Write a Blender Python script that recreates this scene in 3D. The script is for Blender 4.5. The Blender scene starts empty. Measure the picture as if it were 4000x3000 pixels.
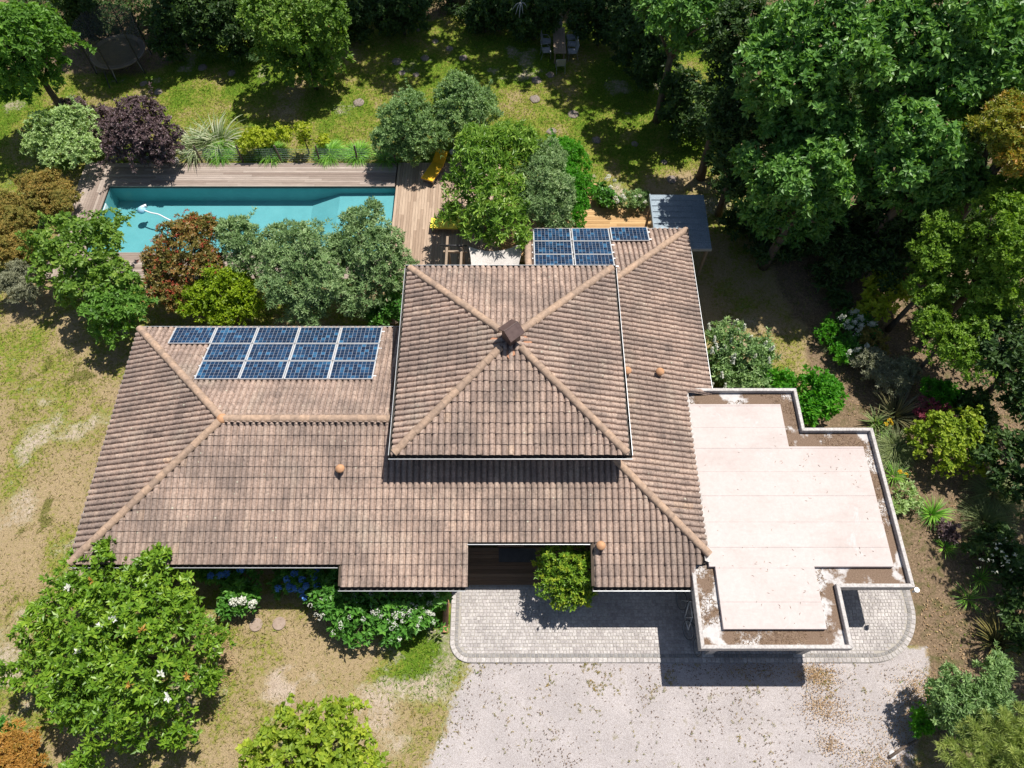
import bpy, bmesh, math, random
import numpy as np
from mathutils import Vector, Matrix
from math import radians, sin, cos, pi

random.seed(7)
rng = np.random.default_rng(7)
sc = bpy.context.scene
COL = sc.collection

# ------------------------------------------------------------------ camera, sky, sun, exposure
CAM_H = 27.2                       # drone height above the ground (m)
PITCH = radians(61.1)              # looking down
FPX = 2826.0                       # focal length in pixels of the 4000 px wide photograph
cam_d = bpy.data.cameras.new('camera')
cam_d.sensor_width = 36.0
cam_d.lens = 36.0 * FPX / 4000.0
cam_d.clip_end = 1000.0
cam = bpy.data.objects.new('camera', cam_d)
cam.location = (0, 0, CAM_H)
cam.rotation_euler = (pi / 2 - PITCH, 0, 0)
COL.objects.link(cam)
sc.camera = cam

SUN_DIR = Vector((0.322, 0.313, 1.0)).normalized()
SUN_EL = math.asin(SUN_DIR.z)
SUN_AZ = math.atan2(SUN_DIR.x, SUN_DIR.y)
wd = bpy.data.worlds.new('World')
sc.world = wd
wd.use_nodes = True
wn = wd.node_tree
bg = wn.nodes['Background']
sky = wn.nodes.new('ShaderNodeTexSky')
sky.sky_type = 'NISHITA'
sky.sun_disc = False
sky.sun_elevation = SUN_EL
sky.sun_rotation = SUN_AZ
wn.links.new(sky.outputs[0], bg.inputs[0])
bg.inputs[1].default_value = 0.07
sl = bpy.data.lights.new('sun', 'SUN')
sl.energy = 5.0
sl.angle = radians(0.5)
sl.color = (1.0, 0.95, 0.88)
so = bpy.data.objects.new('sun', sl)
so.rotation_euler = SUN_DIR.to_track_quat('Z', 'Y').to_euler()
so.location = SUN_DIR * 60
COL.objects.link(so)
sc.view_settings.view_transform = 'Standard'
sc.view_settings.look = 'None'
sc.view_settings.exposure = 0.38
sc.view_settings.gamma = 1.0
sc.cycles.max_bounces = 6
sc.cycles.diffuse_bounces = 3
sc.cycles.transparent_max_bounces = 8


# ------------------------------------------------------------------ helpers
def W(px, py, z=0.0):
    """World point at height z seen at pixel (px, py) of the 4000 x 3000 photograph."""
    a, b = (px - 2000) / FPX, (1500 - py) / FPX
    d = (a, cos(PITCH) + b * sin(PITCH), -sin(PITCH) + b * cos(PITCH))
    t = (z - CAM_H) / d[2]
    return Vector((d[0] * t, d[1] * t, z))


def mpp(px, py, z=0.0):
    b = (1500 - py) / FPX
    return (z - CAM_H) / (-sin(PITCH) + b * cos(PITCH)) / FPX


def tag(o, label=None, cat=None, group=None, kind=None):
    if label: o['label'] = label
    if cat: o['category'] = cat
    if group: o['group'] = group
    if kind: o['kind'] = kind
    return o


def link(o, parent=None):
    COL.objects.link(o)
    if parent is not None:
        o.parent = parent
        p = parent
        m = Matrix.Identity(4)
        while p is not None:
            m = p.matrix_basis @ m if p.parent is None else p.matrix_parent_inverse @ p.matrix_basis @ m
            p = p.parent
        o.matrix_parent_inverse = m.inverted()
    return o


def empty(name, loc=(0, 0, 0)):
    o = bpy.data.objects.new(name, None)
    o.empty_display_size = 0.2
    o.location = loc
    return link(o)


class MB:
    """collects faces of one mesh"""
    def __init__(self):
        self.v = []; self.f = []; self.mi = []

    def add(self, vs, fs, mi=0):
        n = len(self.v)
        self.v += [tuple(p) for p in vs]
        self.f += [tuple(i + n for i in f) for f in fs]
        self.mi += [mi] * len(fs)

    def box(self, c, s, rz=0.0, mi=0, m=None):
        x, y, z = s[0] / 2, s[1] / 2, s[2] / 2
        vs = [(-x, -y, -z), (x, -y, -z), (x, y, -z), (-x, y, -z), (-x, -y, z), (x, -y, z), (x, y, z), (-x, y, z)]
        M = m if m is not None else Matrix.Rotation(rz, 3, 'Z')
        c = Vector(c)
        self.add([M @ Vector(p) + c for p in vs],
                 [(0, 3, 2, 1), (4, 5, 6, 7), (0, 1, 5, 4), (1, 2, 6, 5), (2, 3, 7, 6), (3, 0, 4, 7)], mi)

    def bx(self, x0, x1, y0, y1, z0, z1, mi=0):
        self.box(((x0 + x1) / 2, (y0 + y1) / 2, (z0 + z1) / 2), (x1 - x0, y1 - y0, z1 - z0), mi=mi)

    def beam(self, a, b, w, h, mi=0):
        a, b = Vector(a), Vector(b)
        d = (b - a)
        L = d.length
        q = d.to_track_quat('X', 'Z').to_matrix()
        self.box((a + b) / 2, (L, w, h), m=q, mi=mi)

    def tube(self, pts, rad, n=6, mi=0, caps=True):
        pts = [Vector(p) for p in pts]
        if not hasattr(rad, '__len__'): rad = [rad] * len(pts)
        b = len(self.v)
        vs = []
        up = Vector((0.13, 0.31, 0.94))
        for i, p in enumerate(pts):
            d = (pts[min(i + 1, len(pts) - 1)] - pts[max(i - 1, 0)]).normalized()
            e1 = d.cross(up)
            if e1.length < 0.05: e1 = d.cross(Vector((1, 0, 0)))
            e1.normalize(); e2 = d.cross(e1)
            for k in range(n):
                a = 2 * pi * k / n
                vs.append(p + (e1 * cos(a) + e2 * sin(a)) * rad[i])
        fs = []
        for i in range(len(pts) - 1):
            for k in range(n):
                fs.append((i * n + k, i * n + (k + 1) % n, (i + 1) * n + (k + 1) % n, (i + 1) * n + k))
        if caps:
            fs.append(tuple(range(n - 1, -1, -1)))
            fs.append(tuple((len(pts) - 1) * n + k for k in range(n)))
        self.add(vs, fs, mi)

    def lathe(self, prof, c, n=12, mi=0):
        c = Vector(c); vs = []; fs = []
        for r, z in prof:
            for k in range(n):
                a = 2 * pi * k / n
                vs.append(c + Vector((r * cos(a), r * sin(a), z)))
        for i in range(len(prof) - 1):
            for k in range(n):
                fs.append((i * n + k, i * n + (k + 1) % n, (i + 1) * n + (k + 1) % n, (i + 1) * n + k))
        fs.append(tuple((len(prof) - 1) * n + k for k in range(n)))
        self.add(vs, fs, mi)

    def mesh(self, name, mats, smooth=False, tint=None):
        me = bpy.data.meshes.new(name)
        me.from_pydata(self.v, [], self.f)
        for m in (mats if isinstance(mats, (list, tuple)) else [mats]):
            me.materials.append(m)
        if any(self.mi): me.polygons.foreach_set('material_index', self.mi)
        if smooth: me.polygons.foreach_set('use_smooth', [True] * len(self.f))
        me.update()
        return me

    def obj(self, name, mats, parent=None, smooth=False):
        return link(bpy.data.objects.new(name, self.mesh(name, mats, smooth)), parent)


def bevel(o, w=0.01, seg=1):
    md = o.modifiers.new('bevel', 'BEVEL')
    md.width = w; md.segments = seg; md.limit_method = 'ANGLE'
    return o


def np_mesh(name, V, T, mat, tint=None, smooth=False):
    """triangle mesh from numpy arrays, with one tint value per vertex"""
    me = bpy.data.meshes.new(name)
    nv, nf = len(V), len(T)
    k = T.shape[1]
    me.vertices.add(nv); me.loops.add(nf * k); me.polygons.add(nf)
    me.vertices.foreach_set('co', np.ascontiguousarray(V, dtype=np.float32).ravel())
    me.loops.foreach_set('vertex_index', np.ascontiguousarray(T, dtype=np.int32).ravel())
    me.polygons.foreach_set('loop_start', np.arange(0, nf * k, k, dtype=np.int32))
    if tint is not None:
        at = me.attributes.new('tint', 'FLOAT', 'POINT')
        at.data.foreach_set('value', np.ascontiguousarray(tint, dtype=np.float32))
    me.materials.append(mat)
    me.update(calc_edges=True)
    me.polygons.foreach_set('use_smooth', np.full(nf, smooth))
    return me


# ------------------------------------------------------------------ materials
def newmat(name):
    m = bpy.data.materials.new(name)
    m.use_nodes = True
    nt = m.node_tree
    b = nt.nodes['Principled BSDF']
    b.inputs['Specular IOR Level'].default_value = 0.3
    return m, nt, b


def nd(nt, typ, **kw):
    n = nt.nodes.new(typ)
    for k, v in kw.items():
        if k.startswith('i_'):
            n.inputs[k[2:].replace('_', ' ')].default_value = v
        else:
            setattr(n, k, v)
    return n


def pos(nt, scale=None):
    g = nd(nt, 'ShaderNodeNewGeometry')
    if scale is None: return g.outputs['Position']
    mp = nd(nt, 'ShaderNodeMapping')
    mp.inputs['Scale'].default_value = scale
    nt.links.new(g.outputs['Position'], mp.inputs['Vector'])
    return mp.outputs[0]


def noise(nt, scale, detail=4, rough=0.6, vec=None, dist=0.0):
    n = nd(nt, 'ShaderNodeTexNoise')
    n.inputs['Scale'].default_value = scale
    n.inputs['Detail'].default_value = detail
    n.inputs['Roughness'].default_value = rough
    n.inputs['Distortion'].default_value = dist
    nt.links.new(vec if vec is not None else pos(nt), n.inputs['Vector'])
    return n.outputs['Fac']


def ramp(nt, fac, stops, interp='LINEAR'):
    r = nd(nt, 'ShaderNodeValToRGB')
    r.color_ramp.interpolation = interp
    el = r.color_ramp.elements
    while len(el) < len(stops): el.new(0.5)
    for e, (p, c) in zip(el, stops):
        e.position = p
        e.color = (c, c, c, 1) if not hasattr(c, '__len__') else (*c, 1)
    if fac is not None: nt.links.new(fac, r.inputs['Fac'])
    return r.outputs['Color']


def mix(nt, fac, a, b, mode='MIX'):
    m = nd(nt, 'ShaderNodeMix', data_type='RGBA', blend_type=mode)
    for s, v in ((m.inputs['Factor'], fac), (m.inputs['A'], a), (m.inputs['B'], b)):
        if isinstance(v, bpy.types.NodeSocket): nt.links.new(v, s)
        elif hasattr(v, '__len__'): s.default_value = (*v, 1)
        else: s.default_value = v if s.type == 'VALUE' else (v, v, v, 1)
    return m.outputs['Result']


def math_(nt, op, a, b=0.0, clamp=False):
    m = nd(nt, 'ShaderNodeMath', operation=op, use_clamp=clamp)
    for s, v in ((m.inputs[0], a), (m.inputs[1], b)):
        if isinstance(v, bpy.types.NodeSocket): nt.links.new(v, s)
        else: s.default_value = v
    return m.outputs[0]


def bump(nt, b, h, strength=0.4, dist=0.02):
    n = nd(nt, 'ShaderNodeBump')
    n.inputs['Strength'].default_value = strength
    n.inputs['Distance'].default_value = dist
    nt.links.new(h, n.inputs['Height'])
    nt.links.new(n.outputs[0], b.inputs['Normal'])


def noisemat(name, stops, scale=6.0, rough=0.7, bmp=0.2, fine=None, metal=0.0, spec=0.3, stretch=None):
    m, nt, b = newmat(name)
    v = pos(nt, stretch)
    f = noise(nt, scale, 6, 0.65, v)
    c = ramp(nt, f, stops)
    if fine:
        f2 = noise(nt, fine, 3, 0.6, v)
        c = mix(nt, 1.0, c, ramp(nt, f2, [(0.3, 0.72), (0.7, 1.25)]), 'MULTIPLY')
    nt.links.new(c, b.inputs['Base Color'])
    b.inputs['Roughness'].default_value = rough
    b.inputs['Metallic'].default_value = metal
    b.inputs['Specular IOR Level'].default_value = spec
    if bmp: bump(nt, b, f, bmp, 0.01)
    return m


def objmat(name, stops, rough=0.7, scale=10.0, bmp=0.15, stretch=None, amt=(0.75, 1.2), spec=0.3):
    """colour chosen by object random: separate pieces differ"""
    m, nt, b = newmat(name)
    oi = nd(nt, 'ShaderNodeObjectInfo')
    c = ramp(nt, oi.outputs['Random'], stops)
    f = noise(nt, scale, 5, 0.65, pos(nt, stretch))
    c = mix(nt, 1.0, c, ramp(nt, f, [(0.3, amt[0]), (0.7, amt[1])]), 'MULTIPLY')
    nt.links.new(c, b.inputs['Base Color'])
    b.inputs['Roughness'].default_value = rough
    b.inputs['Specular IOR Level'].default_value = spec
    if bmp: bump(nt, b, f, bmp, 0.01)
    return m


def leafmat(name, c0, c1, c2, rough=0.5, trans=0.35, spec=0.35, gain=1.0):
    m, nt, b = newmat(name)
    at = nd(nt, 'ShaderNodeAttribute', attribute_name='tint')
    c = ramp(nt, at.outputs['Fac'], [(0.0, tuple(v * gain for v in c0)), (0.5, tuple(v * gain for v in c1)), (1.0, tuple(v * gain for v in c2))])
    nt.links.new(c, b.inputs['Base Color'])
    b.inputs['Roughness'].default_value = rough
    b.inputs['Specular IOR Level'].default_value = spec
    tr = nd(nt, 'ShaderNodeBsdfTranslucent')
    hs = mix(nt, 1.0, c, (1.25, 1.3, 0.5), 'MULTIPLY')
    nt.links.new(hs, tr.inputs['Color'])
    ms = nd(nt, 'ShaderNodeMixShader')
    ms.inputs[0].default_value = trans
    nt.links.new(b.outputs[0], ms.inputs[1]); nt.links.new(tr.outputs[0], ms.inputs[2])
    nt.links.new(ms.outputs[0], nt.nodes['Material Output'].inputs['Surface'])
    return m


def tilemat():
    m, nt, b = newmat('terracotta_tile')
    at = nd(nt, 'ShaderNodeAttribute', attribute_name='tint')
    c = ramp(nt, at.outputs['Fac'], [(0.0, (0.20, 0.150, 0.126)), (0.25, (0.30, 0.222, 0.182)), (0.55, (0.38, 0.280, 0.226)),
                                     (0.8, (0.43, 0.325, 0.26)), (1.0, (0.50, 0.355, 0.255))])
    big = noise(nt, 0.55, 5, 0.6)
    c = mix(nt, ramp(nt, big, [(0.42, 0.0), (0.62, 0.6)]), c, (0.17, 0.135, 0.118))
    pale = noise(nt, 0.8, 4, 0.6, pos(nt, (1.0, 0.6, 1.0)))
    c = mix(nt, ramp(nt, pale, [(0.56, 0.0), (0.74, 0.5)]), c, (0.40, 0.335, 0.27))
    fine = noise(nt, 14, 5, 0.7)
    c = mix(nt, 1.0, c, ramp(nt, fine, [(0.25, 0.45), (0.5, 1.0), (0.75, 1.45)]), 'MULTIPLY')
    dk = noise(nt, 5.0, 4, 0.7)
    c = mix(nt, ramp(nt, dk, [(0.56, 0.0), (0.74, 0.6)]), c, (0.10, 0.082, 0.072))
    vo = nd(nt, 'ShaderNodeTexVoronoi'); vo.inputs['Scale'].default_value = 2.3
    nt.links.new(pos(nt), vo.inputs['Vector'])
    spot = ramp(nt, vo.outputs['Distance'], [(0.05, 0.75), (0.085, 0.0)])
    c = mix(nt, spot, c, (0.52, 0.52, 0.40))
    nt.links.new(c, b.inputs['Base Color'])
    b.inputs['Roughness'].default_value = 0.85
    b.inputs['Specular IOR Level'].default_value = 0.2
    bump(nt, b, fine, 0.3, 0.006)
    return m


M = {}
M['tile'] = tilemat()
M['ridge'] = objmat('ridge_terracotta', [(0.0, (0.30, 0.215, 0.16)), (0.5, (0.36, 0.255, 0.185)), (1.0, (0.41, 0.285, 0.20))], 0.85, 9, 0.3, amt=(0.7, 1.25))
M['mortar'] = noisemat('red_mortar', [(0.3, (0.36, 0.16, 0.09)), (0.7, (0.42, 0.24, 0.15))], 8, 0.9)
M['under'] = noisemat('roof_boarding', [(0.3, (0.06, 0.045, 0.035)), (0.7, (0.1, 0.075, 0.055))], 5, 0.9)
M['plaster'] = noisemat('wall_plaster', [(0.3, (0.5, 0.45, 0.38)), (0.7, (0.6, 0.55, 0.47))], 3, 0.9, 0.2, 40)
M['zinc'] = noisemat('zinc', [(0.3, (0.42, 0.44, 0.46)), (0.7, (0.6, 0.62, 0.63))], 4, 0.45, 0.05, metal=0.35, spec=0.5)
M['gutter_in'] = noisemat('gutter_inside_dark', [(0.3, (0.03, 0.028, 0.025)), (0.7, (0.09, 0.08, 0.07))], 8, 0.9)  # near-black tone for the inner faces of the gutters
M['frame'] = noisemat('aluminium', [(0.3, (0.62, 0.62, 0.62)), (0.7, (0.75, 0.75, 0.74))], 5, 0.4, 0, metal=0.4, spec=0.5)
M['cowl'] = noisemat('brown_metal', [(0.3, (0.075, 0.045, 0.04)), (0.7, (0.13, 0.085, 0.075))], 6, 0.5, 0.1, spec=0.5)
M['clay'] = noisemat('orange_clay', [(0.3, (0.42, 0.22, 0.115)), (0.7, (0.55, 0.31, 0.17))], 9, 0.85, 0.2)
M['concrete'] = noisemat('parapet_concrete', [(0.25, (0.40, 0.37, 0.35)), (0.75, (0.53, 0.50, 0.475))], 2.5, 0.85, 0.15, 12)
m_, nt_, b_ = newmat('roof_membrane')
c_ = ramp(nt_, noise(nt_, 0.5, 5, 0.6), [(0.25, (0.46, 0.39, 0.365)), (0.5, (0.51, 0.445, 0.42)), (0.8, (0.54, 0.485, 0.465))])
c_ = mix(nt_, ramp(nt_, noise(nt_, 1.6, 6, 0.7, pos(nt_, (0.35, 1.3, 1))), [(0.5, 0.0), (0.72, 0.35)]), c_, (0.36, 0.31, 0.28))
c_ = mix(nt_, ramp(nt_, noise(nt_, 0.8, 6, 0.75, dist=1.2), [(0.60, 0.0), (0.66, 0.55)]), c_, (0.54, 0.52, 0.515))
c_ = mix(nt_, 1.0, c_, ramp(nt_, noise(nt_, 9, 5, 0.7), [(0.25, 0.9), (0.75, 1.07)]), 'MULTIPLY')
nt_.links.new(c_, b_.inputs['Base Color']); b_.inputs['Roughness'].default_value = .75
bump(nt_, b_, noise(nt_, 2.2, 5, .6, pos(nt_, (.6, 1.5, 1))), .35, .02)
M['membrane'] = m_
M['wood'] = objmat('deck_board_grey', [(0.0, (0.23, 0.175, 0.145)), (0.5, (0.31, 0.25, 0.21)), (1.0, (0.39, 0.325, 0.28))], 0.75, 5, 0.2, (0.4, 8, 1))
M['woody'] = objmat('deck_board_warm', [(0.0, (0.29, 0.205, 0.145)), (0.5, (0.37, 0.27, 0.195)), (1.0, (0.45, 0.34, 0.25))], 0.75, 5, 0.2, (8, 0.4, 1))
M['woodo'] = objmat('deck_board_golden', [(0.0, (0.36, 0.21, 0.085)), (0.5, (0.46, 0.28, 0.125)), (1.0, (0.52, 0.34, 0.16))], 0.75, 5, 0.2, (0.4, 8, 1))
M['woodd'] = objmat('deck_board_brown', [(0.0, (0.14, 0.09, 0.055)), (0.5, (0.19, 0.12, 0.075)), (1.0, (0.24, 0.16, 0.1))], 0.75, 5, 0.2, (0.4, 8, 1))
M['timber'] = noisemat('timber', [(0.3, (0.22, 0.16, 0.11)), (0.7, (0.34, 0.26, 0.19))], 6, 0.8, 0.2, stretch=(5, 5, 0.6))
M['post'] = noisemat('weathered_post', [(0.3, (0.09, 0.065, 0.05)), (0.7, (0.18, 0.14, 0.11))], 9, 0.9)
M['bark'] = noisemat('bark', [(0.3, (0.06, 0.045, 0.032)), (0.7, (0.17, 0.135, 0.10))], 8, 0.95, 0.5, stretch=(1, 1, 0.3))
M['liner'] = noisemat('pool_liner', [(0.3, (0.11, 0.31, 0.33)), (0.7, (0.14, 0.36, 0.38))], 1.2, 0.6, 0)
M['white'] = noisemat('white_plastic', [(0.3, (0.7, 0.72, 0.73)), (0.7, (0.78, 0.79, 0.8))], 5, 0.4, 0)
M['bluep'] = noisemat('blue_plastic', [(0.3, (0.25, 0.5, 0.66)), (0.7, (0.33, 0.58, 0.72))], 5, 0.4, 0)
M['yellow'] = noisemat('yellow_canvas', [(0.3, (0.74, 0.42, 0.02)), (0.7, (0.82, 0.5, 0.035))], 7, 0.85, 0.15)
M['lemon'] = noisemat('lemon_canvas', [(0.3, (0.78, 0.62, 0.06)), (0.7, (0.84, 0.69, 0.1))], 7, 0.85, 0.15)
M['sail'] = noisemat('sail_fabric', [(0.3, (0.47, 0.44, 0.41)), (0.7, (0.56, 0.53, 0.5))], 2, 0.9, 0.1, 30)
M['metalroof'] = noisemat('blue_grey_sheet', [(0.25, (0.14, 0.185, 0.22)), (0.75, (0.22, 0.27, 0.31))], 2.0, 0.5, 0.05, 20, metal=0.2, spec=0.4)
M['dark'] = noisemat('dark_metal', [(0.3, (0.02, 0.02, 0.022)), (0.7, (0.04, 0.04, 0.043))], 6, 0.5, 0, spec=0.5)
M['greym'] = noisemat('grey_metal', [(0.3, (0.3, 0.31, 0.32)), (0.7, (0.42, 0.43, 0.44))], 6, 0.45, 0, metal=0.3, spec=0.5)
M['rubber'] = noisemat('black_rubber', [(0.3, (0.07, 0.07, 0.07)), (0.7, (0.1, 0.1, 0.1))], 6, 0.8, 0)
M['chairf'] = noisemat('grey_textile', [(0.3, (0.3, 0.3, 0.31)), (0.7, (0.4, 0.4, 0.41))], 12, 0.8, 0.1)
M['tramp'] = noisemat('trampoline_mat', [(0.3, (0.085, 0.065, 0.048)), (0.7, (0.15, 0.115, 0.085))], 3, 0.8, 0.1)
M['soil'] = noisemat('grey_soil', [(0.3, (0.19, 0.155, 0.13)), (0.7, (0.29, 0.24, 0.21))], 9, 0.95, 0.6, 30)
M['stone'] = noisemat('stone', [(0.3, (0.3, 0.29, 0.27)), (0.7, (0.5, 0.48, 0.45))], 7, 0.9, 0.4)
M['cell'] = objmat('solar_cell', [(0.0, (0.006, 0.015, 0.04)), (0.5, (0.009, 0.028, 0.068)), (0.85, (0.012, 0.048, 0.112)), (1.0, (0.03, 0.12, 0.23))], 0.22, 30, 0, amt=(0.6, 1.4), spec=0.6)
M['sheet'] = noisemat('backsheet', [(0.3, (0.34, 0.36, 0.40)), (0.7, (0.40, 0.42, 0.45))], 5, 0.4, 0)
M['glassd'] = noisemat('window_glass', [(0.3, (0.02, 0.025, 0.03)), (0.7, (0.03, 0.035, 0.04))], 2, 0.1, 0, spec=0.6)
M['door'] = noisemat('door_paint', [(0.3, (0.16, 0.1, 0.07)), (0.7, (0.2, 0.13, 0.09))], 4, 0.6, 0.1)
M['cob'] = objmat('granite_sett', [(0.0, (0.34, 0.31, 0.30)), (0.5, (0.42, 0.39, 0.375)), (1.0, (0.48, 0.45, 0.43))], 0.85, 18, 0.3, amt=(0.72, 1.22))
M['cobd'] = objmat('dark_granite_sett', [(0.0, (0.2, 0.19, 0.185)), (0.5, (0.24, 0.23, 0.225)), (1.0, (0.29, 0.28, 0.27))], 0.85, 18, 0.3, amt=(0.72, 1.22))


def attr_rampmat(name, stops, rough=0.85, scale=18, amt=(0.72, 1.25)):
    m, nt, b = newmat(name)
    at = nd(nt, 'ShaderNodeAttribute', attribute_name='tint')
    c = ramp(nt, at.outputs['Fac'], stops)
    f = noise(nt, scale, 5, 0.65)
    c = mix(nt, 1.0, c, ramp(nt, f, [(0.3, amt[0]), (0.7, amt[1])]), 'MULTIPLY')
    big = noise(nt, 0.7, 4, 0.6)
    c = mix(nt, 1.0, c, ramp(nt, big, [(0.35, 0.82), (0.65, 1.1)]), 'MULTIPLY')
    nt.links.new(c, b.inputs['Base Color'])
    b.inputs['Roughness'].default_value = rough
    bump(nt, b, f, 0.25, 0.006)
    return m


M['cobs'] = attr_rampmat('granite_setts', [(0.0, (0.2, 0.19, 0.185)), (0.2, (0.28, 0.265, 0.255)), (0.3, (0.36, 0.33, 0.32)), (0.65, (0.425, 0.395, 0.38)), (1.0, (0.48, 0.45, 0.43))])
M['grass'] = leafmat('lawn_blades', (0.33, 0.255, 0.135), (0.24, 0.245, 0.06), (0.15, 0.26, 0.025), 0.7, 0.3, 0.15)
M['litter'] = leafmat('dry_leaves', (0.13, 0.085, 0.05), (0.34, 0.215, 0.11), (0.5, 0.36, 0.21), 0.8, 0.1, 0.2)
M['needle'] = leafmat('pine_litter', (0.09, 0.055, 0.035), (0.19, 0.125, 0.08), (0.34, 0.25, 0.17), 0.9, 0.0, 0.1)

# net: woven mesh seen from afar, half open
m_, nt_, b_ = newmat('net_mesh')
b_.inputs['Base Color'].default_value = (0.10, 0.10, 0.095, 1)
b_.inputs['Roughness'].default_value = 0.8
tr_ = nd(nt_, 'ShaderNodeBsdfTransparent')
ms_ = nd(nt_, 'ShaderNodeMixShader'); ms_.inputs[0].default_value = 0.5
nt_.links.new(tr_.outputs[0], ms_.inputs[1]); nt_.links.new(b_.outputs[0], ms_.inputs[2])
nt_.links.new(ms_.outputs[0], nt_.nodes['Material Output'].inputs['Surface'])
M['net'] = m_
# water: clear tinted sheet with fresnel reflection
m_, nt_, b_ = newmat('pool_water')
nt_.nodes.remove(b_)
tr_ = nd(nt_, 'ShaderNodeBsdfTransparent'); tr_.inputs[0].default_value = (0.86, 0.97, 0.985, 1)
gl_ = nd(nt_, 'ShaderNodeBsdfGlossy'); gl_.inputs['Roughness'].default_value = 0.04
fr_ = nd(nt_, 'ShaderNodeFresnel'); fr_.inputs[0].default_value = 1.33
bn_ = nd(nt_, 'ShaderNodeBump'); bn_.inputs['Strength'].default_value = 0.25; bn_.inputs['Distance'].default_value = 0.03
nt_.links.new(noise(nt_, 2.2, 3, 0.5), bn_.inputs['Height'])
nt_.links.new(bn_.outputs[0], gl_.inputs['Normal']); nt_.links.new(bn_.outputs[0], fr_.inputs['Normal'])
ms_ = nd(nt_, 'ShaderNodeMixShader')
nt_.links.new(fr_.outputs[0], ms_.inputs[0]); nt_.links.new(tr_.outputs[0], ms_.inputs[1]); nt_.links.new(gl_.outputs[0], ms_.inputs[2])
nt_.links.new(ms_.outputs[0], nt_.nodes['Material Output'].inputs['Surface'])
M['water'] = m_

# ------------------------------------------------------------------ ground sheet
POOL = (-20.3, -5.86, 22.15, 26.38)          # x0 x1 y0 y1


def vnoise(x, y, s, seed=0):
    """smooth value noise, numpy"""
    x = x / s + 91.7 + seed * 13.1; y = y / s + 47.3 + seed * 7.7
    xi = np.floor(x).astype(np.int64); yi = np.floor(y).astype(np.int64)
    fx = x - xi; fy = y - yi
    fx = fx * fx * (3 - 2 * fx); fy = fy * fy * (3 - 2 * fy)

    def h(a, b):
        n = (a * 374761393 + b * 668265263 + seed * 144269) & 0x7fffffff
        n = ((n ^ (n >> 13)) * 1274126177) & 0x7fffffff
        return ((n ^ (n >> 16)) & 0xffff) / 65535.0
    return (h(xi, yi) * (1 - fx) + h(xi + 1, yi) * fx) * (1 - fy) + (h(xi, yi + 1) * (1 - fx) + h(xi + 1, yi + 1) * fx) * fy


def fbm(x, y, s, seed=0, o=4):
    v = 0; a = 0.5; t = 0
    for i in range(o):
        v = v + a * vnoise(x, y, s / 2 ** i, seed + i); t += a; a *= 0.55
    return v / t


def sm(a, b, x):
    t = np.clip((x - a) / (b - a), 0, 1)
    return t * t * (3 - 2 * t)


def blob(x, y, px, py, rx, ry):
    c = W(px, py)
    s = mpp(px, py)
    d = np.sqrt(((x - c.x) / (rx * s)) ** 2 + ((y - c.y) / (ry * s * 1.15)) ** 2)
    return 1 - sm(0.45, 1.15, d)


def masks(x, y):
    n1 = fbm(x, y, 2.5, 1); n2 = fbm(x, y, 0.9, 5); n3 = fbm(x, y, 6, 9)
    # gravel drive
    left = x - (-3.2 + 0.55 * np.clip(y, -4, 4)) + (n1 - 0.5) * 1.6
    right = (13.4 + 0.45 * np.clip(y, -6, 4.5)) - x + (n1 - 0.5) * 2.2
    gr = sm(-0.7, 0.9, np.minimum(np.minimum(left, right), (4.3 - y) * 2))
    # garden bed / mulch to the right and under the trees
    mu = np.maximum(sm(11.8, 13.2, x + (n1 - .5) * 3) * sm(3.0, 5.0, y + (n1 - .5) * 2),
                    sm(13.6, 14.8, x + (n1 - .5) * 1.5))
    mu = np.maximum(mu, sm(12.0, 13.6, x + (n1 - .5) * 3 - (y - 25) * 0.08) * sm(17, 20, y))
    mu = np.maximum(mu, sm(39.2, 41, y + (n1 - .5) * 3 - 0.0 * x))
    mu = np.maximum(mu, sm(-17.5, -19.5, x - (y - 37) * 0.9) * sm(34, 36, y))
    mu = mu * (1 - gr)
    # greenness of the lawn
    g = 0.36 + (n1 - 0.5) * 1.3 + (n2 - 0.5) * 1.0 + (n3 - .5) * .6
    back = sm(26, 29, y)
    g = g + back * 0.4 + sm(-6, -3, x) * back * 0.05
    g = g + 1.0 * blob(x, y, 1690, 2520, 130, 170) + 0.7 * blob(x, y, 1580, 2600, 170, 120)
    g = g - 0.35 * blob(x, y, 1350, 2650, 330, 230) - 0.15 * sm(-9, -14, x) * sm(18, 12, y)
    # bare sandy ground
    ba = sm(0.55, 0.78, n1 * 0.75 + n2 * 0.3) * 0.75
    ba = np.maximum(ba, 0.9 * blob(x, y, 1130, 2680, 170, 90) * sm(0.3, 0.6, n2))
    for (a, b_, c, d) in ((70, 2050, 130, 190), (110, 1950, 90, 60), (60, 2480, 90, 130), (240, 1350, 80, 50), (1500, 2560, 120, 60), (1500, 2870, 160, 120), (2900, 1370, 140, 90), (2980, 1250, 120, 50)):
        ba = np.maximum(ba, 0.75 * blob(x, y, a, b_, c, d) * sm(0.25, 0.65, n2 * .6 + n1 * .4))
    # dark moss-like clumps of green on the left lawn
    mo = np.zeros_like(x)
    for (a, b_, c, d) in ((85, 2085, 36, 32), (175, 2030, 48, 40), (180, 1962, 24, 20), (90, 1475, 38, 32), (190, 1432, 36, 34), (180, 1990, 30, 26), (250, 1370, 60, 40), (20, 1430, 26, 24), (28, 2365, 36, 24), (320, 1460, 60, 60), (60, 1620, 60, 40)):
        mo = np.maximum(mo, .8 * blob(x + (n2 - .5) * 1.6, y + (fbm(x, y, .7, 15) - .5) * 1.6, a, b_, c, d) * sm(.2, .6, fbm(x, y, .5, 17)))
    return gr, np.clip(g, 0, 1), np.clip(ba, 0, 1) * (1 - mo), np.clip(mu, 0, 1), np.clip(mo, 0, 1)


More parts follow.
